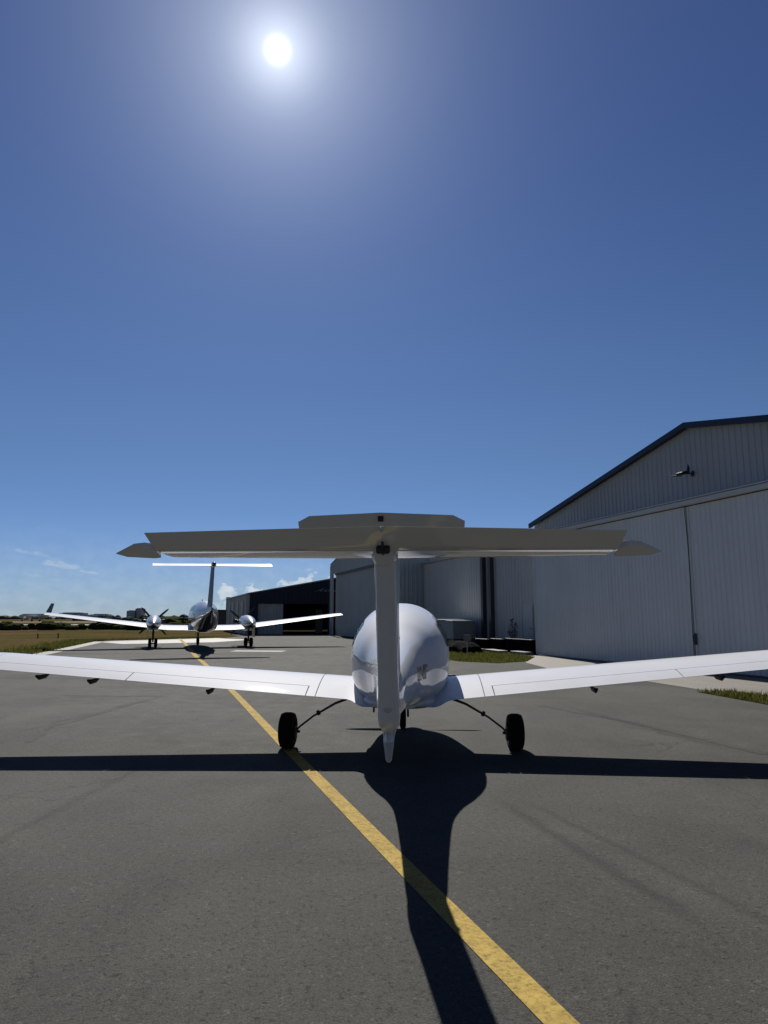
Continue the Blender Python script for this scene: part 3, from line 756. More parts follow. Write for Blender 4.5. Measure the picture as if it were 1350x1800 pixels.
# two small red markers in the field
for i, (x, y) in enumerate(((-27.2, 54.5), (-25.6, 54.5))):
    b_ = empty('marker_post', (x, y, -.03)); tag(b_, ['left of two small red marker posts standing in the brown grass', 'right of two small red marker posts standing in the brown grass'][i], 'marker', 'red marker posts in the field')
    bm = bmesh.new(); add_tube(bm, [(0, 0, 0), (0, 0, .3)], [.06, .045], 8); make('post', bm, M['red'], b_)
    bm = bmesh.new(); add_tube(bm, [(0, 0, .3), (0, 0, .36), (0, 0, .4)], [.07, .07, .03], 10); make('cap', bm, M['red'], b_)

# ------------------------------------------------------------------ airfoil bodies
def foil(c, t, m=.02):
    yt = 5 * t * (.2969 * math.sqrt(max(c, 0)) - .126 * c - .3516 * c * c + .2843 * c ** 3 - .1036 * c ** 4)
    p = .4; yc = m / p ** 2 * (2 * p * c - c * c) if c < p else m / (1 - p) ** 2 * (1 - 2 * p + 2 * p * c - c * c)
    return yc + yt, yc - yt
def foil_solid(bm, secs, c0=0.0, c1=1.0, n=18, m=.02):
    """secs: (origin LE point, chord vector towards TE, up vector, thickness ratio)"""
    if c0 == 0: cs = [c1 * (1 - math.cos(math.pi * i / n / 2)) if True else 0 for i in range(n + 1)]
    else: cs = [c0 + (c1 - c0) * i / n for i in range(n + 1)]
    rings = []
    for LE, ch, up, t in secs:
        LE, ch, up = Vector(LE), Vector(ch), Vector(up).normalized() * Vector(ch).length
        top = []; bot = []
        for c in cs:
            a, b_ = foil(c, t, m)
            if c >= .9999: a, b_ = a + .0015, b_ - .0015
            top.append(LE + ch * c + up * a); bot.append(LE + ch * c + up * b_)
        if c0 == 0: pts = top[::-1] + bot[1:]
        else: pts = top[::-1] + bot
        rings.append([bm.verts.new(p) for p in pts])
    k = len(rings[0])
    for i in range(len(rings) - 1):
        for j in range(k):
            bm.faces.new((rings[i][j], rings[i][(j + 1) % k], rings[i + 1][(j + 1) % k], rings[i + 1][j]))
    bm.faces.new(rings[0]); bm.faces.new(rings[-1][::-1])
def smooth_by_angle(o, ang=35):
    me = o.data
    for p in me.polygons: p.use_smooth = True
    bm = bmesh.new(); bm.from_mesh(me)
    for e in bm.edges:
        if len(e.link_faces) == 2 and e.calc_face_angle(0) > R(ang): e.smooth = False
        elif len(e.link_faces) != 2: e.smooth = False
    bm.to_mesh(me); bm.free()

def interp(stations, y):
    ys = [s[0] for s in stations]
    n = len(ys)
    y = min(max(y, ys[0]), ys[-1])
    i = min(max(int(np.searchsorted(ys, y)) - 1, 0), n - 2)
    t = (y - ys[i]) / (ys[i + 1] - ys[i]); out = []
    for k in range(1, len(stations[0])):
        p = [s[k] for s in stations]
        def slope(j):
            if j == 0: return (p[1] - p[0]) / (ys[1] - ys[0])
            if j == n - 1: return (p[-1] - p[-2]) / (ys[-1] - ys[-2])
            a = (p[j] - p[j - 1]) / (ys[j] - ys[j - 1]); b_ = (p[j + 1] - p[j]) / (ys[j + 1] - ys[j])
            return 0 if a * b_ <= 0 else 2 * a * b_ / (a + b_)
        h = ys[i + 1] - ys[i]; m0, m1 = slope(i) * h, slope(i + 1) * h
        out.append((2 * t ** 3 - 3 * t * t + 1) * p[i] + (t ** 3 - 2 * t * t + t) * m0 + (-2 * t ** 3 + 3 * t * t) * p[i + 1] + (t ** 3 - t * t) * m1)
    return out
def sect(st, y, a, off=0.0, e_up=2.2, e_dn=2.5, frac=.45):
    """point on the body: a = angle from +x, counter-clockwise seen from behind"""
    hw, zb, zt = interp(st, y); zc = zb + (zt - zb) * frac
    c, s = math.cos(a), math.sin(a); e = e_up if s >= 0 else e_dn; hh = (zt - zc) if s >= 0 else (zc - zb)
    x = (hw + off) * math.copysign(abs(c) ** (2 / e), c); z = zc + (hh + off) * math.copysign(abs(s) ** (2 / e), s)
    return Vector((x, y, z))
def loft(st, ny=60, na=48, **k):
    bm = bmesh.new(); ys = np.linspace(st[0][0], st[-1][0], ny); rings = []
    for y in ys: rings.append([bm.verts.new(sect(st, float(y), 2 * math.pi * j / na, **k)) for j in range(na)])
    for i in range(ny - 1):
        for j in range(na): bm.faces.new((rings[i][j], rings[i][(j + 1) % na], rings[i + 1][(j + 1) % na], rings[i + 1][j]))
    bm.faces.new(rings[0]); bm.faces.new(rings[-1][::-1]); return bm
def patch(st, y0, y1, a0, a1, off, ny=14, na=12, taper=0.0, **k):
    """window-like skin lying just proud of the body, with a thin rim"""
    bm = bmesh.new(); G = []
    for i in range(ny + 1):
        u = i / ny; y = y0 + (y1 - y0) * u; row = []
        sh = 1 - (abs(2 * u - 1) ** 6) * .35 - taper * u
        am = (a0 + a1) / 2; ah = (a1 - a0) / 2 * sh
        for j in range(na + 1): row.append(bm.verts.new(sect(st, y, am - ah + 2 * ah * j / na, off, **k)))
        G.append(row)
    for i in range(ny):
        for j in range(na): bm.faces.new((G[i][j], G[i + 1][j], G[i + 1][j + 1], G[i][j + 1]))
    ex = bmesh.ops.solidify(bm, geom=bm.faces[:], thickness=.004)
    return bm
def wheel(parent, c, r, w, name='wheel'):
    c = Vector(c); bm = bmesh.new()
    prof = [(-.25 * w, r * .45), (-.46 * w, r * .55), (-.5 * w, r * .75), (-.42 * w, r * .93), (-.2 * w, r), (.2 * w, r), (.42 * w, r * .93), (.5 * w, r * .75), (.46 * w, r * .55), (.25 * w, r * .45), (-.25 * w, r * .45)]
    add_lathe(bm, prof, c, (1, 0, 0), 40)
    wh = make(name, bm, M['rubber'], parent); smooth_by_angle(wh, 40)
    bm = bmesh.new(); add_lathe(bm, [(-.30 * w, 0), (-.30 * w, r * .2), (-.22 * w, r * .46), (.22 * w, r * .46), (.30 * w, r * .2), (.30 * w, 0)], c, (1, 0, 0), 24)
    rm_ = make('rim', bm, M['alu_dark'], wh)
    return wh
def blade(bm, hub, ang, length, w0, thick=.02, twist=35, ax='y'):
    """propeller blade in the xz-plane, axis y"""
    hub = Vector(hub); d = Vector((math.cos(ang), 0, math.sin(ang))); t = Vector((-math.sin(ang), 0, math.cos(ang))); f = Vector((0, 1, 0))
    rings = []; n = 10; m_ = 10
    for i in range(n + 1):
        u = i / n; rr = length * (.08 + .92 * u); w = w0 * (.45 + 1.6 * u - 1.65 * u * u + .05) if u < .98 else w0 * .18
        tw = R(twist * (1 - u) + 12); cd = t * math.cos(tw) + f * math.sin(tw); nd = cd.cross(d).normalized(); th = thick * (1 - .7 * u)
        rings.append([bm.verts.new(hub + d * rr + cd * (w / 2) * math.cos(2 * math.pi * k / m_) + nd * (th / 2) * math.sin(2 * math.pi * k / m_)) for k in range(m_)])
    for i in range(n):
        for k in range(m_): bm.faces.new((rings[i][k], rings[i][(k + 1) % m_], rings[i + 1][(k + 1) % m_], rings[i + 1][k]))
    bm.faces.new(rings[0]); bm.faces.new(rings[-1][::-1])

# ------------------------------------------------------------------ the light aircraft in front
def light_aircraft():
    A = empty('light_aircraft', (.205, 8.73, 0), R(-2.6))
    tag(A, 'white single propeller light aircraft seen from behind its T tail on the apron', 'light aircraft')
    wm = M['white']
    ST = [(-3.92, .045, .90, 1.09), (-3.5, .10, .86, 1.18), (-2.6, .155, .80, 1.26), (-1.75, .225, .72, 1.35), (-1.25, .335, .66, 1.45), (-.85, .475, .62, 1.57), (-.45, .575, .58, 1.67),
          (0, .615, .55, 1.74), (.5, .628, .53, 1.785), (.95, .615, .52, 1.765), (1.3, .56, .48, 1.56), (1.62, .49, .44, 1.20), (1.78, .42, .43, 1.0), (1.95, .31, .47, .88), (2.08, .15, .53, .76)]
    o = make('fuselage', loft(ST, 110, 64), wm, A); smooth_by_angle(o, 50); fus = o
    # tail cone end cap light
    bm = bmesh.new(); add_lathe(bm, [(0, .0), (.004, .03), (.05, .045), (.1, .05)], (0, -4.0, .995), (0, 1, 0), 16); make('tail_light', bm, M['grey_light'], A, True)
    # cabin glazing
    for sgn in (1, -1):
        for (y0, y1, a0, a1, tp) in ((-.42, .12, 14, 44, -.1), (.2, 1.15, 8, 50, .1)):
            aa, bb = (R(a0), R(a1)) if sgn > 0 else (R(180 - a1), R(180 - a0))
            o = make('side_window', patch(ST, y0, y1, aa, bb, .004, taper=tp), M['glass'], fus, True)
    o = make('windshield', patch(ST, 1.15, 1.60, R(20), R(160), .004, ny=12, na=30), M['glass'], fus, True)
    # wings
    DIH = {1: math.tan(R(5.3)), -1: math.tan(R(4.0))}
    def wsec(x, sgn):
        # returns LE point, chord vector
        if x < .62:
            t = (x - .40) / .22; t = min(max(t, 0), 1); t = t * t * (3 - 2 * t)
            le = .76 * (1 - t) + .60 * t; te = -.80 * (1 - t) - .56 * t; zl = .73 * (1 - t) + .775 * t; zt = .60 * (1 - t) + .655 * t; th = .15 * (1 - t) + .13 * t
        else:
            u = (x - .62) / (5.6 - .62); dih = DIH[sgn]; le = .60 - .18 * u - max(0, (u - .93)) * 2.2; te = -.56 + .22 * u; zl = .775 + (x - .62) * dih; zt = .655 + (x - .62) * dih + .01 * u; th = .13 - .01 * u
        return (sgn * x, le, zl), (0, te - le, zt - zl), (0, 0, 1), th
    def secs(xs, sgn): return [wsec(float(x), sgn) for x in xs]
    for sgn in (1, -1):
        root = bmesh.new(); foil_solid(root, secs(np.linspace(.30, .985, 14), sgn)); w0 = make('wing_root', root, wm, A); smooth_by_angle(w0, 50)
        bm = bmesh.new(); foil_solid(bm, secs(np.linspace(.995, 5.2, 22), sgn), 0, .735); w = make('wing', bm, wm, A); smooth_by_angle(w, 50)
        bm = bmesh.new(); foil_solid(bm, secs(np.linspace(.995, 1.10, 3), sgn), .735, 1.0, 8); j = make('wing_inner_trailing_edge', bm, wm, w); smooth_by_angle(j, 50)
        bm = bmesh.new(); foil_solid(bm, secs(np.linspace(1.112, 3.3, 10), sgn), .745, 1.0, 8); f = make('flap', bm, wm, w); smooth_by_angle(f, 50)
        bm = bmesh.new(); foil_solid(bm, secs(np.linspace(3.312, 5.18, 8), sgn), .745, 1.0, 8); f2 = make('aileron', bm, wm, w); smooth_by_angle(f2, 50)
        bm = bmesh.new(); foil_solid(bm, secs(np.linspace(5.205, 5.6, 8), sgn)); tip = make('wing_tip', bm, wm, w); smooth_by_angle(tip, 50)
        # hinge brackets under the trailing edge
        for x in (2.29, 3.77, 4.43):
            (lx, ly, lz), ch, _, _ = wsec(x, sgn); y = ly + ch[1]; z = lz + ch[2]
            bm = bmesh.new(); add_tube(bm, [(lx, y + .36, z - .00), (lx, y + .20, z - .055), (lx, y + .06, z - .06), (lx, y - .02, z - .035)], [.010, .020, .022, .010], 10, True, 1.4)
            make('hinge_fairing', bm, M['black'], w, True)
        # stepped root walkway strip
        # main gear
        bm = bmesh.new()
        p = [(sgn * .62, -.10, .62), (sgn * .80, -.12, .555), (sgn * 1.07, -.10, .40), (sgn * 1.24, -.06, .27), (sgn * 1.29, -.02, .215)]
        add_tube(bm, p, [.021, .019, .016, .015, .015], 10, True, .8); leg = make('main_gear_leg', bm, M['steel'], A, True)
        bm = bmesh.new(); add_tube(bm, [(sgn * .99, -.12, .45), (sgn * 1.02, -.12, .435)], .032, 10); make('leg_clamp', bm, M['black'], leg)
        bm = bmesh.new(); add_tube(bm, [(sgn * 1.25, 0, .205), (sgn * 1.42, 0, .205)], .022, 10); add_box(bm, (sgn * 1.295, -.07, .2), (.035, .12, .15), None, .01); make('brake', bm, M['black'], leg)
        wheel(A, (sgn * 1.40, 0, .215), .215, .19, 'main_wheel')
    # wing walkway, antennas
    bm = bmesh.new(); add_prism(bm, [(-.30, -.62, .60), (-.30, -.70, .60), (-.30, -.72, .53), (-.30, -.68, .53)], (.02, 0, 0)); make('belly_antenna', bm, M['black'], A)
    # belly fairing below the wing
    BF = [(-1.0, .20, .60, .72), (-.6, .42, .55, .74), (0, .56, .51, .76), (.6, .56, .51, .76), (1.0, .40, .55, .74)]
    o = make('belly_fairing', loft(BF, 30, 40), wm, A); smooth_by_angle(o, 50)
    # nose gear
    bm = bmesh.new(); add_tube(bm, [(0, 1.95, .62), (0, 1.72, .38), (0, 1.62, .33)], .026, 10); add_tube(bm, [(0.07, 1.66, .36), (.075, 1.55, .17)], .016, 8); add_tube(bm, [(-.07, 1.66, .36), (-.075, 1.55, .17)], .016, 8)
    add_box(bm, (0, 1.65, .37), (.18, .06, .05), None, .01); make('nose_gear_leg', bm, M['steel'], A)
    wheel(A, (0, 1.55, .15), .15, .09, 'nose_wheel')
    # spinner and propeller
    bm = bmesh.new(); add_lathe(bm, [(0, 0.0), (0, .155), (.06, .15), (.14, .12), (.22, .07), (.27, .0)], (0, 2.08, .64), (0, 1, 0), 32); sp = make('spinner', bm, wm, A); smooth_by_angle(sp, 50)
    for a in (R(1.5), R(181.5)):
        bm = bmesh.new(); blade(bm, (0, 2.14, .64), a, .97, .17); make('propeller_blade', bm, M['prop'], A, True)
    # fin
    zt_, zb_ = 1.985, 1.02
    def finsec(z, c0y, c1y, th):
        return ((0, c0y, z), (0, c1y - c0y, 0), (1, 0, 0), th)
    # local y of the trailing edge: top -4.46, bottom -3.86
    def te(z): return -4.50 + (2.0 - z) * .50 if z > .8 else -3.90
    def hl(z): return te(z) + .30
    bm = bmesh.new(); S = []
    for z in np.linspace(.98, 2.02, 16):
        z = float(z); u = (z - .98) / 1.005; le = -2.70 - 1.0 * u ** .8 if u > 0 else -2.70
        cy = hl(z) - .0 - le; th = min(.13 / abs(cy + .02), .20) * 1.0
        S.append(((0, le, z), (0, cy - .012, 0), (1, 0, 0), th * 1.0))
    # the fin is cut at its thick part: use only the front of a longer section
    S2 = [(a, (0, ch[1] / .66, 0), up, .145 / abs(ch[1] / .66)) for a, ch, up, th in S]
    foil_solid(bm, S2, 0, .655, 18, 0.0); o = make('fin', bm, wm, A); smooth_by_angle(o, 50)
    # rudder, a touch right
    bm = bmesh.new(); S3 = []
    for z in np.linspace(.80, 1.985, 20):
        z = float(z); c = .30
        w = .148 if z > 1.1 else (.148 + .012 * math.sin(math.pi / 2 * (1.1 - z) / .2) if z > .9 else .16 * (.30 + .70 * math.sin(math.pi / 2 * (z - .79) / .11) ** .7))
        S3.append((z, hl(z), te(z) + (.10 * ((.9 - z) / .1) ** 2 if z < .9 else 0), w))
    rings = []; dft = math.tan(R(1.0))
    for z, yh, yt, w in S3:
        c = yh - yt; pts = []
        prof = [(0, .86), (.03, .97), (.12, 1.0), (.4, .99), (.75, .95), (.93, .88), (.985, .76), (1, .6)]
        for u, k in prof: pts.append((w / 2 * k + dft * c * u, yh - c * u, z))
        for u, k in prof[::-1]: pts.append((-w / 2 * k + dft * c * u, yh - c * u, z))
        rings.append([bm.verts.new(p) for p in pts])
    k = len(rings[0])
    for i in range(len(rings) - 1):
        for j in range(k): bm.faces.new((rings[i][j], rings[i][(j + 1) % k], rings[i + 1][(j + 1) % k], rings[i + 1][j]))
    bm.faces.new(rings[0]); bm.faces.new(rings[-1][::-1])
    rud = make('rudder', bm, wm, A); smooth_by_angle(rud, 30)
    for z in (1.2, 1.62):
        bm = bmesh.new(); add_box(bm, (.05, te(z) + .17, z), (.02, .05, .03), None, .004); make('hinge', bm, M['black'], rud)
    # ventral fin with tail skid
    bm = bmesh.new()
    vs_ = []
    for (z, y0, y1, w) in ((1.0, -2.9, -3.58, .11), (.90, -3.15, -3.60, .12), (.80, -3.42, -3.80, .105), (.745, -3.62, -3.84, .06)):
        vs_.append([bm.verts.new((sx * w / 2 * kk, y0 + (y1 - y0) * uu, z)) for sx, kk, uu in ((1, .2, 0), (1, 1, .35), (1, .9, .8), (1, .35, 1), (-1, .35, 1), (-1, .9, .8), (-1, 1, .35), (-1, .2, 0))])
    for i in range(len(vs_) - 1):
        for j in range(8): bm.faces.new((vs_[i][j], vs_[i][(j + 1) % 8], vs_[i + 1][(j + 1) % 8], vs_[i + 1][j]))
    bm.faces.new(vs_[0]); bm.faces.new(vs_[-1][::-1])
    o = make('ventral_fin', bm, wm, A); smooth_by_angle(o, 40)
    bm = bmesh.new(); add_tube(bm, [(-.0, -3.74, .82), (-.0, -3.77, .70), (0, -3.79, .62), (0, -3.79, .607)], [.044, .033, .021, .012], 12); make('tail_skid', bm, M['grey_light'], o, True)
    # horizontal stabilizer: z 2.0
    Z = 2.035
    bm = bmesh.new(); S = []
    for x in np.linspace(-1.40, 1.40, 29):
        u = abs(float(x)) / 1.4; le = -4.02 - .10 * u; hin = -4.60 + .02 * u; c = (le - hin) / .66
        S.append(((float(x), le, Z - .012), (0, -c, 0), (0, 0, 1), .088))
    foil_solid(bm, S, 0, .65, 16, 0.0); stab = make('stabilizer', bm, wm, A); smooth_by_angle(stab, 50)
    # fairing bulge at the junction
    bm = bmesh.new(); add_lathe(bm, [(0, 0), (.02, .05), (.15, .085), (.35, .08), (.55, .05), (.62, 0)], (0, -4.60, 1.995), (0, 1, 0), 24); o = make('tail_fairing', bm, wm, stab, True)
    # elevator, raised 21 degrees
    HY, HZ, DE = -4.605, 2.025, R(19)
    def EL(x, c, n): # c = distance aft of hinge, n = normal offset
        return Vector((x, HY + .02 * abs(x) / 1.4 - c * math.cos(DE) - n * math.sin(DE) * -1 * -1, HZ + c * math.sin(DE) + n * math.cos(DE)))
    def chord(x): return .275 - .065 * abs(x) / 1.4
    bm = bmesh.new(); rings = []
    for x in np.linspace(-1.41, 1.41, 25):
        x = float(x); c = chord(x); T = .027; pts = []
        prof = [(-.02, .0), (-.012, .6), (.01, 1.0), (.3 * c, .82), (.7 * c, .40), (.985 * c, .10), (c, .05)]
        for d_, k in prof: pts.append(EL(x, d_, T * k))
        for d_, k in prof[::-1][:-1]: pts.append(EL(x, d_, -T * k))
        rings.append([bm.verts.new(p) for p in pts])
    k = len(rings[0])
    for i in range(len(rings) - 1):
        for j in range(k): bm.faces.new((rings[i][j], rings[i][(j + 1) % k], rings[i + 1][(j + 1) % k], rings[i + 1][j]))
    bm.faces.new(rings[0]); bm.faces.new(rings[-1][::-1])
    ele = make('elevator', bm, wm, A); smooth_by_angle(ele, 35)
    # horns
    for sgn in (1, -1):
        bm = bmesh.new()
        pl = [(1.412, -.01, .022), (1.47, -.04, .018), (1.54, -.035, .013), (1.70, .08, .003), (1.64, .125, .006), (1.46, .12, .018), (1.412, .10, .022)]
        top = [bm.verts.new(EL(sgn * a, -b_, h)) for a, b_, h in pl]; bot = [bm.verts.new(EL(sgn * a, -b_, -h)) for a, b_, h in pl]
        bm.faces.new(top); bm.faces.new(bot[::-1]); n = len(pl)
        for i in range(n): bm.faces.new((top[i], bot[i], bot[(i + 1) % n], top[(i + 1) % n]))
        bmesh.ops.bevel(bm, geom=bm.edges[:], offset=.003, segments=1, affect='EDGES')
        make('horn_balance', bm, wm, ele)
        bm = bmesh.new(); add_box(bm, EL(sgn * 1.40, -.005, .038), (.03, .05, .03), None, .006); make('horn_hinge', bm, M['grey_light'] if sgn > 0 else M['black'], ele)
    # trim tab
    c0 = chord(0); DT = R(38)
    bm = bmesh.new(); rings = []
    for x in np.linspace(-.475, .475, 15):
        x = float(x); e = abs(x) / .475; ln = .098 * (1 if e < .90 else 1 - (e - .90) * 4.2) - .012 * e
        b0 = EL(x, chord(x) + .012, 0)
        d_ = Vector((0, -math.cos(DT), math.sin(DT))); nn = Vector((0, math.sin(DT), math.cos(DT)))
        pts = [b0 + nn * .006, b0 + d_ * ln * .5 + nn * .005, b0 + d_ * ln + nn * .0015, b0 + d_ * ln - nn * .0015, b0 + d_ * ln * .5 - nn * .005, b0 - nn * .006]
        rings.append([bm.verts.new(p) for p in pts])
    for i in range(len(rings) - 1):
        for j in range(6): bm.faces.new((rings[i][j], rings[i][(j + 1) % 6], rings[i + 1][(j + 1) % 6], rings[i + 1][j]))
    bm.faces.new(rings[0]); bm.faces.new(rings[-1][::-1])
    tab = make('trim_tab', bm, wm, ele)
    bm = bmesh.new(); p = EL(0, c0 + .05, .018); add_box(bm, (0, p.y - .012, p.z - .0), (.032, .02, .032), None, .004); make('tab_actuator', bm, M['black'], tab)
    bm = bmesh.new(); p = EL(0, c0 - .01, -.014); add_lathe(bm, [(-.012, 0), (-.012, .012), (0, .02), (.012, .012), (.012, 0)], (0, p.y - .01, p.z), (1, 0, 0), 12); make('tab_rod_end', bm, M['grey_light'], tab)
    bm = bmesh.new(); add_box(bm, (0, HY - .05, HZ - .025), (.085, .03, .05), None, .012); add_tube(bm, [(0, HY - .02, HZ - .05), (0, HY - .12, HZ + .01)], .008, 8); make('control_bracket', bm, M['black'], ele)
    # rod antenna on the right rear side, base on the boom and small cable
    bm = bmesh.new(); p0 = Vector((.045, -3.36, 1.44))
    add_lathe(bm, [(0, 0), (0, .022), (.02, .018), (.028, 0)], p0, (1, 0, 0), 12); make('antenna_base', bm, M['black'], fus)
    # registration letters wrapped on the right side of the boom
    cu = bpy.data.curves.new('txt', 'FONT'); cu.body = 'DNF'; cu.size = .21; cu.resolution_u = 3; cu.offset = .006
    to = bpy.data.objects.new('txt', cu); COL.objects.link(to); bpy.context.view_layer.update()
    dg = bpy.context.evaluated_depsgraph_get(); me = bpy.data.meshes.new_from_object(to.evaluated_get(dg))
    bpy.data.objects.remove(to)
    bm = bmesh.new(); bm.from_mesh(me)
    bmesh.ops.triangulate(bm, faces=bm.faces)
    for _ in range(2): bmesh.ops.subdivide_edges(bm, edges=[e for e in bm.edges if e.calc_length() > .05], cuts=1)
    bmesh.ops.triangulate(bm, faces=bm.faces)
    for v in bm.verts:
        yy = -1.85 + v.co.x * 1.25; zz = .97 + v.co.y * .95
        hw, zb1, zt1 = interp(ST, yy); zc = zb1 + (zt1 - zb1) * .45
        s = (zz - zc) / ((zt1 - zc) if zz > zc else (zc - zb1)); e = 2.2 if zz > zc else 2.5
        s = min(max(s, -.98), .98); x = hw * (1 - abs(s) ** e) ** (1 / e)
        v.co = Vector((x + .005, yy, zz))
    o = make('registration', bm, M['reg'], fus, recalc=False)
    # small step and static port parts
    bm = bmesh.new(); add_tube(bm, [(.30, 1.9, .60), (.30, 1.75, .50), (.30, 1.62, .47)], .03, 12); make('exhaust_pipe', bm, M['steel'], A)
light_aircraft()

# ------------------------------------------------------------------ twin turboprop ahead
def twin():
    A = empty('twin_propeller_aircraft', (-9.85, 37.5, 0), AL)
    tag(A, 'white twin propeller aircraft with T tail parked further up the yellow line', 'aircraft')
    wm, dm = M['king_white'], M['king_dark']
    ST = [(-6.6, .05, 1.90, 2.05), (-5.8, .16, 1.66, 2.10), (-4.5, .38, 1.28, 2.22), (-3.0, .58, .94, 2.38), (-1.5, .68, .80, 2.45), (1.6, .68, .79, 2.45), (2.4, .64, .80, 2.30), (3.0, .56, .85, 1.86), (4.0, .38, .98, 1.62), (4.7, .16, 1.15, 1.45), (4.9, .05, 1.24, 1.35)]
    bm = loft(ST, 70, 40)
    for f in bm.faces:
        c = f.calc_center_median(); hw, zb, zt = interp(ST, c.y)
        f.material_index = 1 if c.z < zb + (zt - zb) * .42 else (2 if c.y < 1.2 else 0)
    o = make('fuselage', bm, [wm, dm, M['king_blue']], A); smooth_by_angle(o, 50); fus = o
    for sgn in (1, -1):
        for k in range(6):
            y = 1.3 - k * .62; a0, a1 = R(24), R(46)
            aa, bb = (a0, a1) if sgn > 0 else (R(180) - a1, R(180) - a0)
            make('cabin_window', patch(ST, y - .16, y + .16, aa, bb, .005, 6, 6), M['glass'], fus, True)
    make('windshield', patch(ST, 2.45, 2.95, R(25), R(155), .006, 6, 16), M['glass'], fus, True)
    dih = math.tan(R(6.3))
    for sgn in (1, -1):
        bm = bmesh.new(); S = []
        for x in np.linspace(.35, 7.75, 24):
            x = float(x); u = x / 7.75; le = .95 - max(0, x - 2.6) * .075; te = -1.05 + max(0, x - 2.6) * .11; 
            z = .98 + max(0, x - .6) * .02 + max(0, x - 1.9) * (dih); c = le - te
            if x > 7.5: le -= (x - 7.5) * .8
            S.append(((sgn * x, le, z + .03), (0, te - le, -.07), (0, 0, 1), .15 - .05 * u))
        foil_solid(bm, S, m=.02); w = make('wing', bm, wm, A); smooth_by_angle(w, 50)
        nx = sgn * 2.5
        NS = [(-1.5, .05, 1.22, 1.32), (-.9, .26, 1.02, 1.50), (0, .38, .88, 1.66), (1.0, .40, .86, 1.72), (1.9, .36, .98, 1.70), (2.5, .28, 1.12, 1.62), (2.75, .2, 1.2, 1.55)]
        bm = loft(NS, 34, 28)
        for v in bm.verts: v.co.x += nx
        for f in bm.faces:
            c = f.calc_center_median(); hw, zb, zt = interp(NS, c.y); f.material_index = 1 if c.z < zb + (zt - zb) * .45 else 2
        n_ = make('engine_nacelle', bm, [wm, dm, M['king_blue']], A); smooth_by_angle(n_, 50)
        for s2 in (-1, 1):
            bm = bmesh.new(); add_tube(bm, [(nx + s2 * .30, 2.2, 1.36), (nx + s2 * .50, 2.1, 1.38), (nx + s2 * .58, 1.75, 1.38)], [.09, .11, .10], 12); make('exhaust_stack', bm, M['black'], n_, True)
        bm = bmesh.new(); add_lathe(bm, [(0, 0), (0, .2), (.15, .18), (.32, .1), (.42, 0)], (nx, 2.76, 1.38), (0, 1, 0), 20); sp = make('spinner', bm, M['alu'], n_, True)
        for k in range(4):
            bm = bmesh.new(); blade(bm, (nx, 2.86, 1.38), R(42 + 90 * k + (8 if sgn > 0 else 0)), 1.05, .15, .03); make('propeller_blade', bm, M['prop'], n_, True)
        bm = bmesh.new(); add_tube(bm, [(nx, .15, .95), (nx, .0, .30)], [.06, .045], 10); add_tube(bm, [(nx - .2, 0, .24), (nx + .2, 0, .24)], .035, 8); add_tube(bm, [(nx, .5, .9), (nx, .05, .4)], .025, 8); leg = make('main_gear_leg', bm, M['steel'], A)
        for q in (-.15, .15): wheel(A, (nx + q, 0, .25), .25, .17, 'main_wheel')
        bm = bmesh.new(); add_box(bm, (nx + sgn * .26, 0, .74), (.02, 1.0, .42), None, .005); make('gear_door', bm, wm, leg)
    # nose gear
    bm = bmesh.new(); add_tube(bm, [(0, 3.55, 1.0), (0, 3.45, .25)], [.06, .05], 10); make('nose_gear_leg', bm, M['steel'], A)
    wheel(A, (0, 3.45, .21), .21, .17, 'nose_wheel')
    bm = bmesh.new(); add_box(bm, (-.14, 3.5, .72), (.02, .7, .45), None, .005); make('gear_door', bm, dm, A)
    # fin and T tail
    bm = bmesh.new(); S = []
    for z in np.linspace(1.95, 3.93, 12):
        u = (float(z) - 1.95) / 1.98; le = -4.1 - 1.45 * u ** .85; te = -6.35 - .45 * u
        S.append(((0, le, float(z)), (0, te - le, 0), (1, 0, 0), .10 + .02 * u))
    foil_solid(bm, S, m=0.0); o = make('fin', bm, M['king_fin'], A); smooth_by_angle(o, 50)
    bm = bmesh.new(); add_tube(bm, [(0, -5.3, 3.95), (0, -5.6, 3.99), (0, -6.6, 3.99), (0, -7.0, 3.99)], [.03, .11, .11, .03], 12, True, 1.2); make('fin_cap', bm, dm, o, True)
    bm = bmesh.new(); S = []
    for x in np.linspace(-2.66, 2.66, 19):
        u = abs(float(x)) / 2.66; le = -5.5 - .42 * u - (.15 if u > .97 else 0); te = -6.75 + .08 * u
        S.append(((float(x), le, 4.06 + .018 * float(x)), (0, te - le, -.15), (0, 0, 1), .10))
    foil_solid(bm, S, m=0.0); o = make('stabilizer', bm, wm, A); smooth_by_angle(o, 50)
    for sgn in (1, -1):
        bm = bmesh.new(); add_prism(bm, [(sgn * .22, -3.6, 1.12), (sgn * .20, -5.6, 1.66), (sgn * .34, -5.5, 1.30), (sgn * .36, -4.2, 1.02)], (.025, 0, 0)); make('ventral_strake', bm, wm, A)
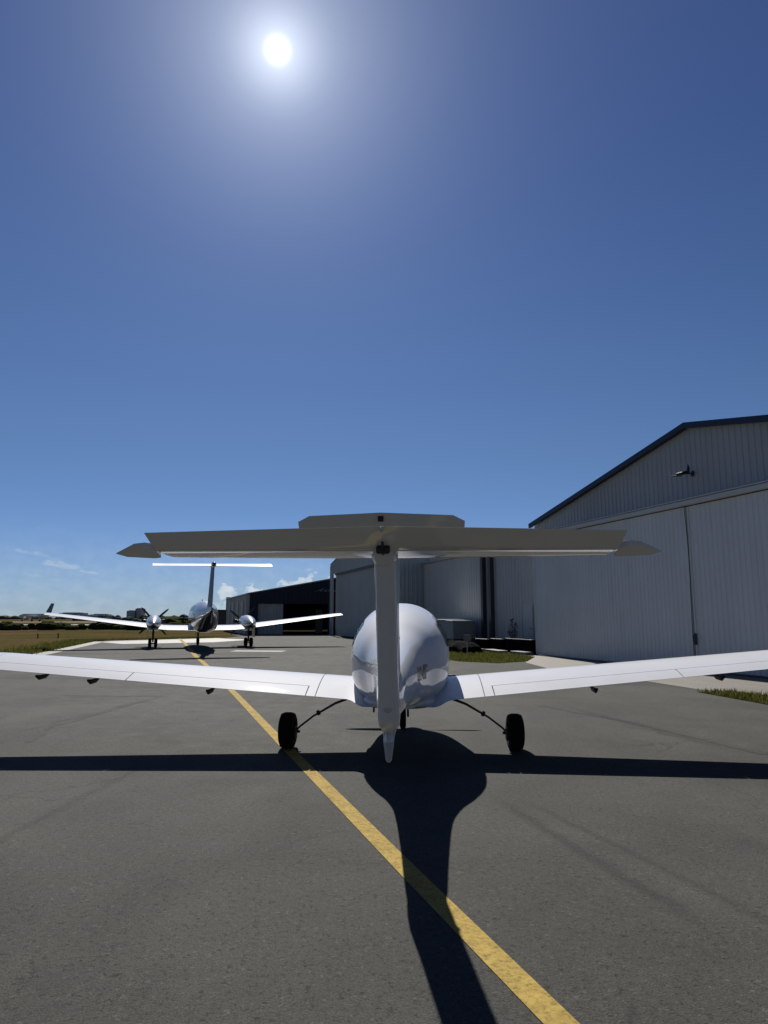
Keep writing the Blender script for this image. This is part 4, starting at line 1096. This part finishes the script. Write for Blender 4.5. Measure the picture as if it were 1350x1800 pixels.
    bm = bmesh.new(); add_tube(bm, [(0, .8, 2.42), (0, .7, 2.62)], [.03, .01], 8); make('roof_antenna', bm, dm, fus)
twin()

# ------------------------------------------------------------------ far parked jet
def jet():
    A = empty('distant_jet', (-130, 258, 0), R(62))
    tag(A, 'distant pale jet airliner with dark swept fin at the far left', 'jet')
    wm = M['king_white']
    ST = [(-9, .1, 2.5, 2.8), (-6, .7, 1.7, 3.0), (-3, 1.0, 1.2, 3.1), (6, 1.0, 1.2, 3.1), (9, .6, 1.3, 2.6), (10.5, .1, 1.7, 2.0)]
    o = make('fuselage', loft(ST, 40, 24), wm, A, True)
    bm = bmesh.new(); add_prism(bm, [(-.15, -5.2, 2.9), (-.15, -8.2, 2.8), (-.15, -9.7, 6.6), (-.15, -8.3, 6.7)], (.3, 0, 0)); make('fin', bm, M['king_fin'], A)
    for sgn in (1, -1):
        bm = bmesh.new(); add_prism(bm, [(sgn * .6, 3, 1.5), (sgn * .6, -1.2, 1.5), (sgn * 9, -4.2, 2.1), (sgn * 9, -3.2, 2.1)], (0, 0, .2)); make('wing', bm, wm, A)
        bm = bmesh.new(); add_lathe(bm, [(-1.4, .2), (-.8, .5), (1, .55), (1.2, .4)], (sgn * 3.2, 1.2, 1.1), (0, 1, 0), 16); make('engine', bm, wm, A, True)
        bm = bmesh.new(); add_prism(bm, [(sgn * .3, -6.6, 2.7), (sgn * .3, -8.4, 2.7), (sgn * 3.2, -9.6, 2.9), (sgn * 3.2, -8.9, 2.9)], (0, 0, .12)); make('stabilizer', bm, wm, A)
        bm = bmesh.new(); add_tube(bm, [(sgn * 1.6, 0, 1.5), (sgn * 1.6, 0, .4)], .12, 8); g_ = make('gear_leg', bm, M['steel'], A)
        wheel(A, (sgn * 1.6, 0, .4), .4, .4, 'wheel')
    wheel(A, (0, 8, .35), .35, .3, 'wheel')
    bm = bmesh.new(); add_tube(bm, [(0, 8, 1.5), (0, 8, .35)], .1, 8); make('gear_leg', bm, M['steel'], A)
jet()
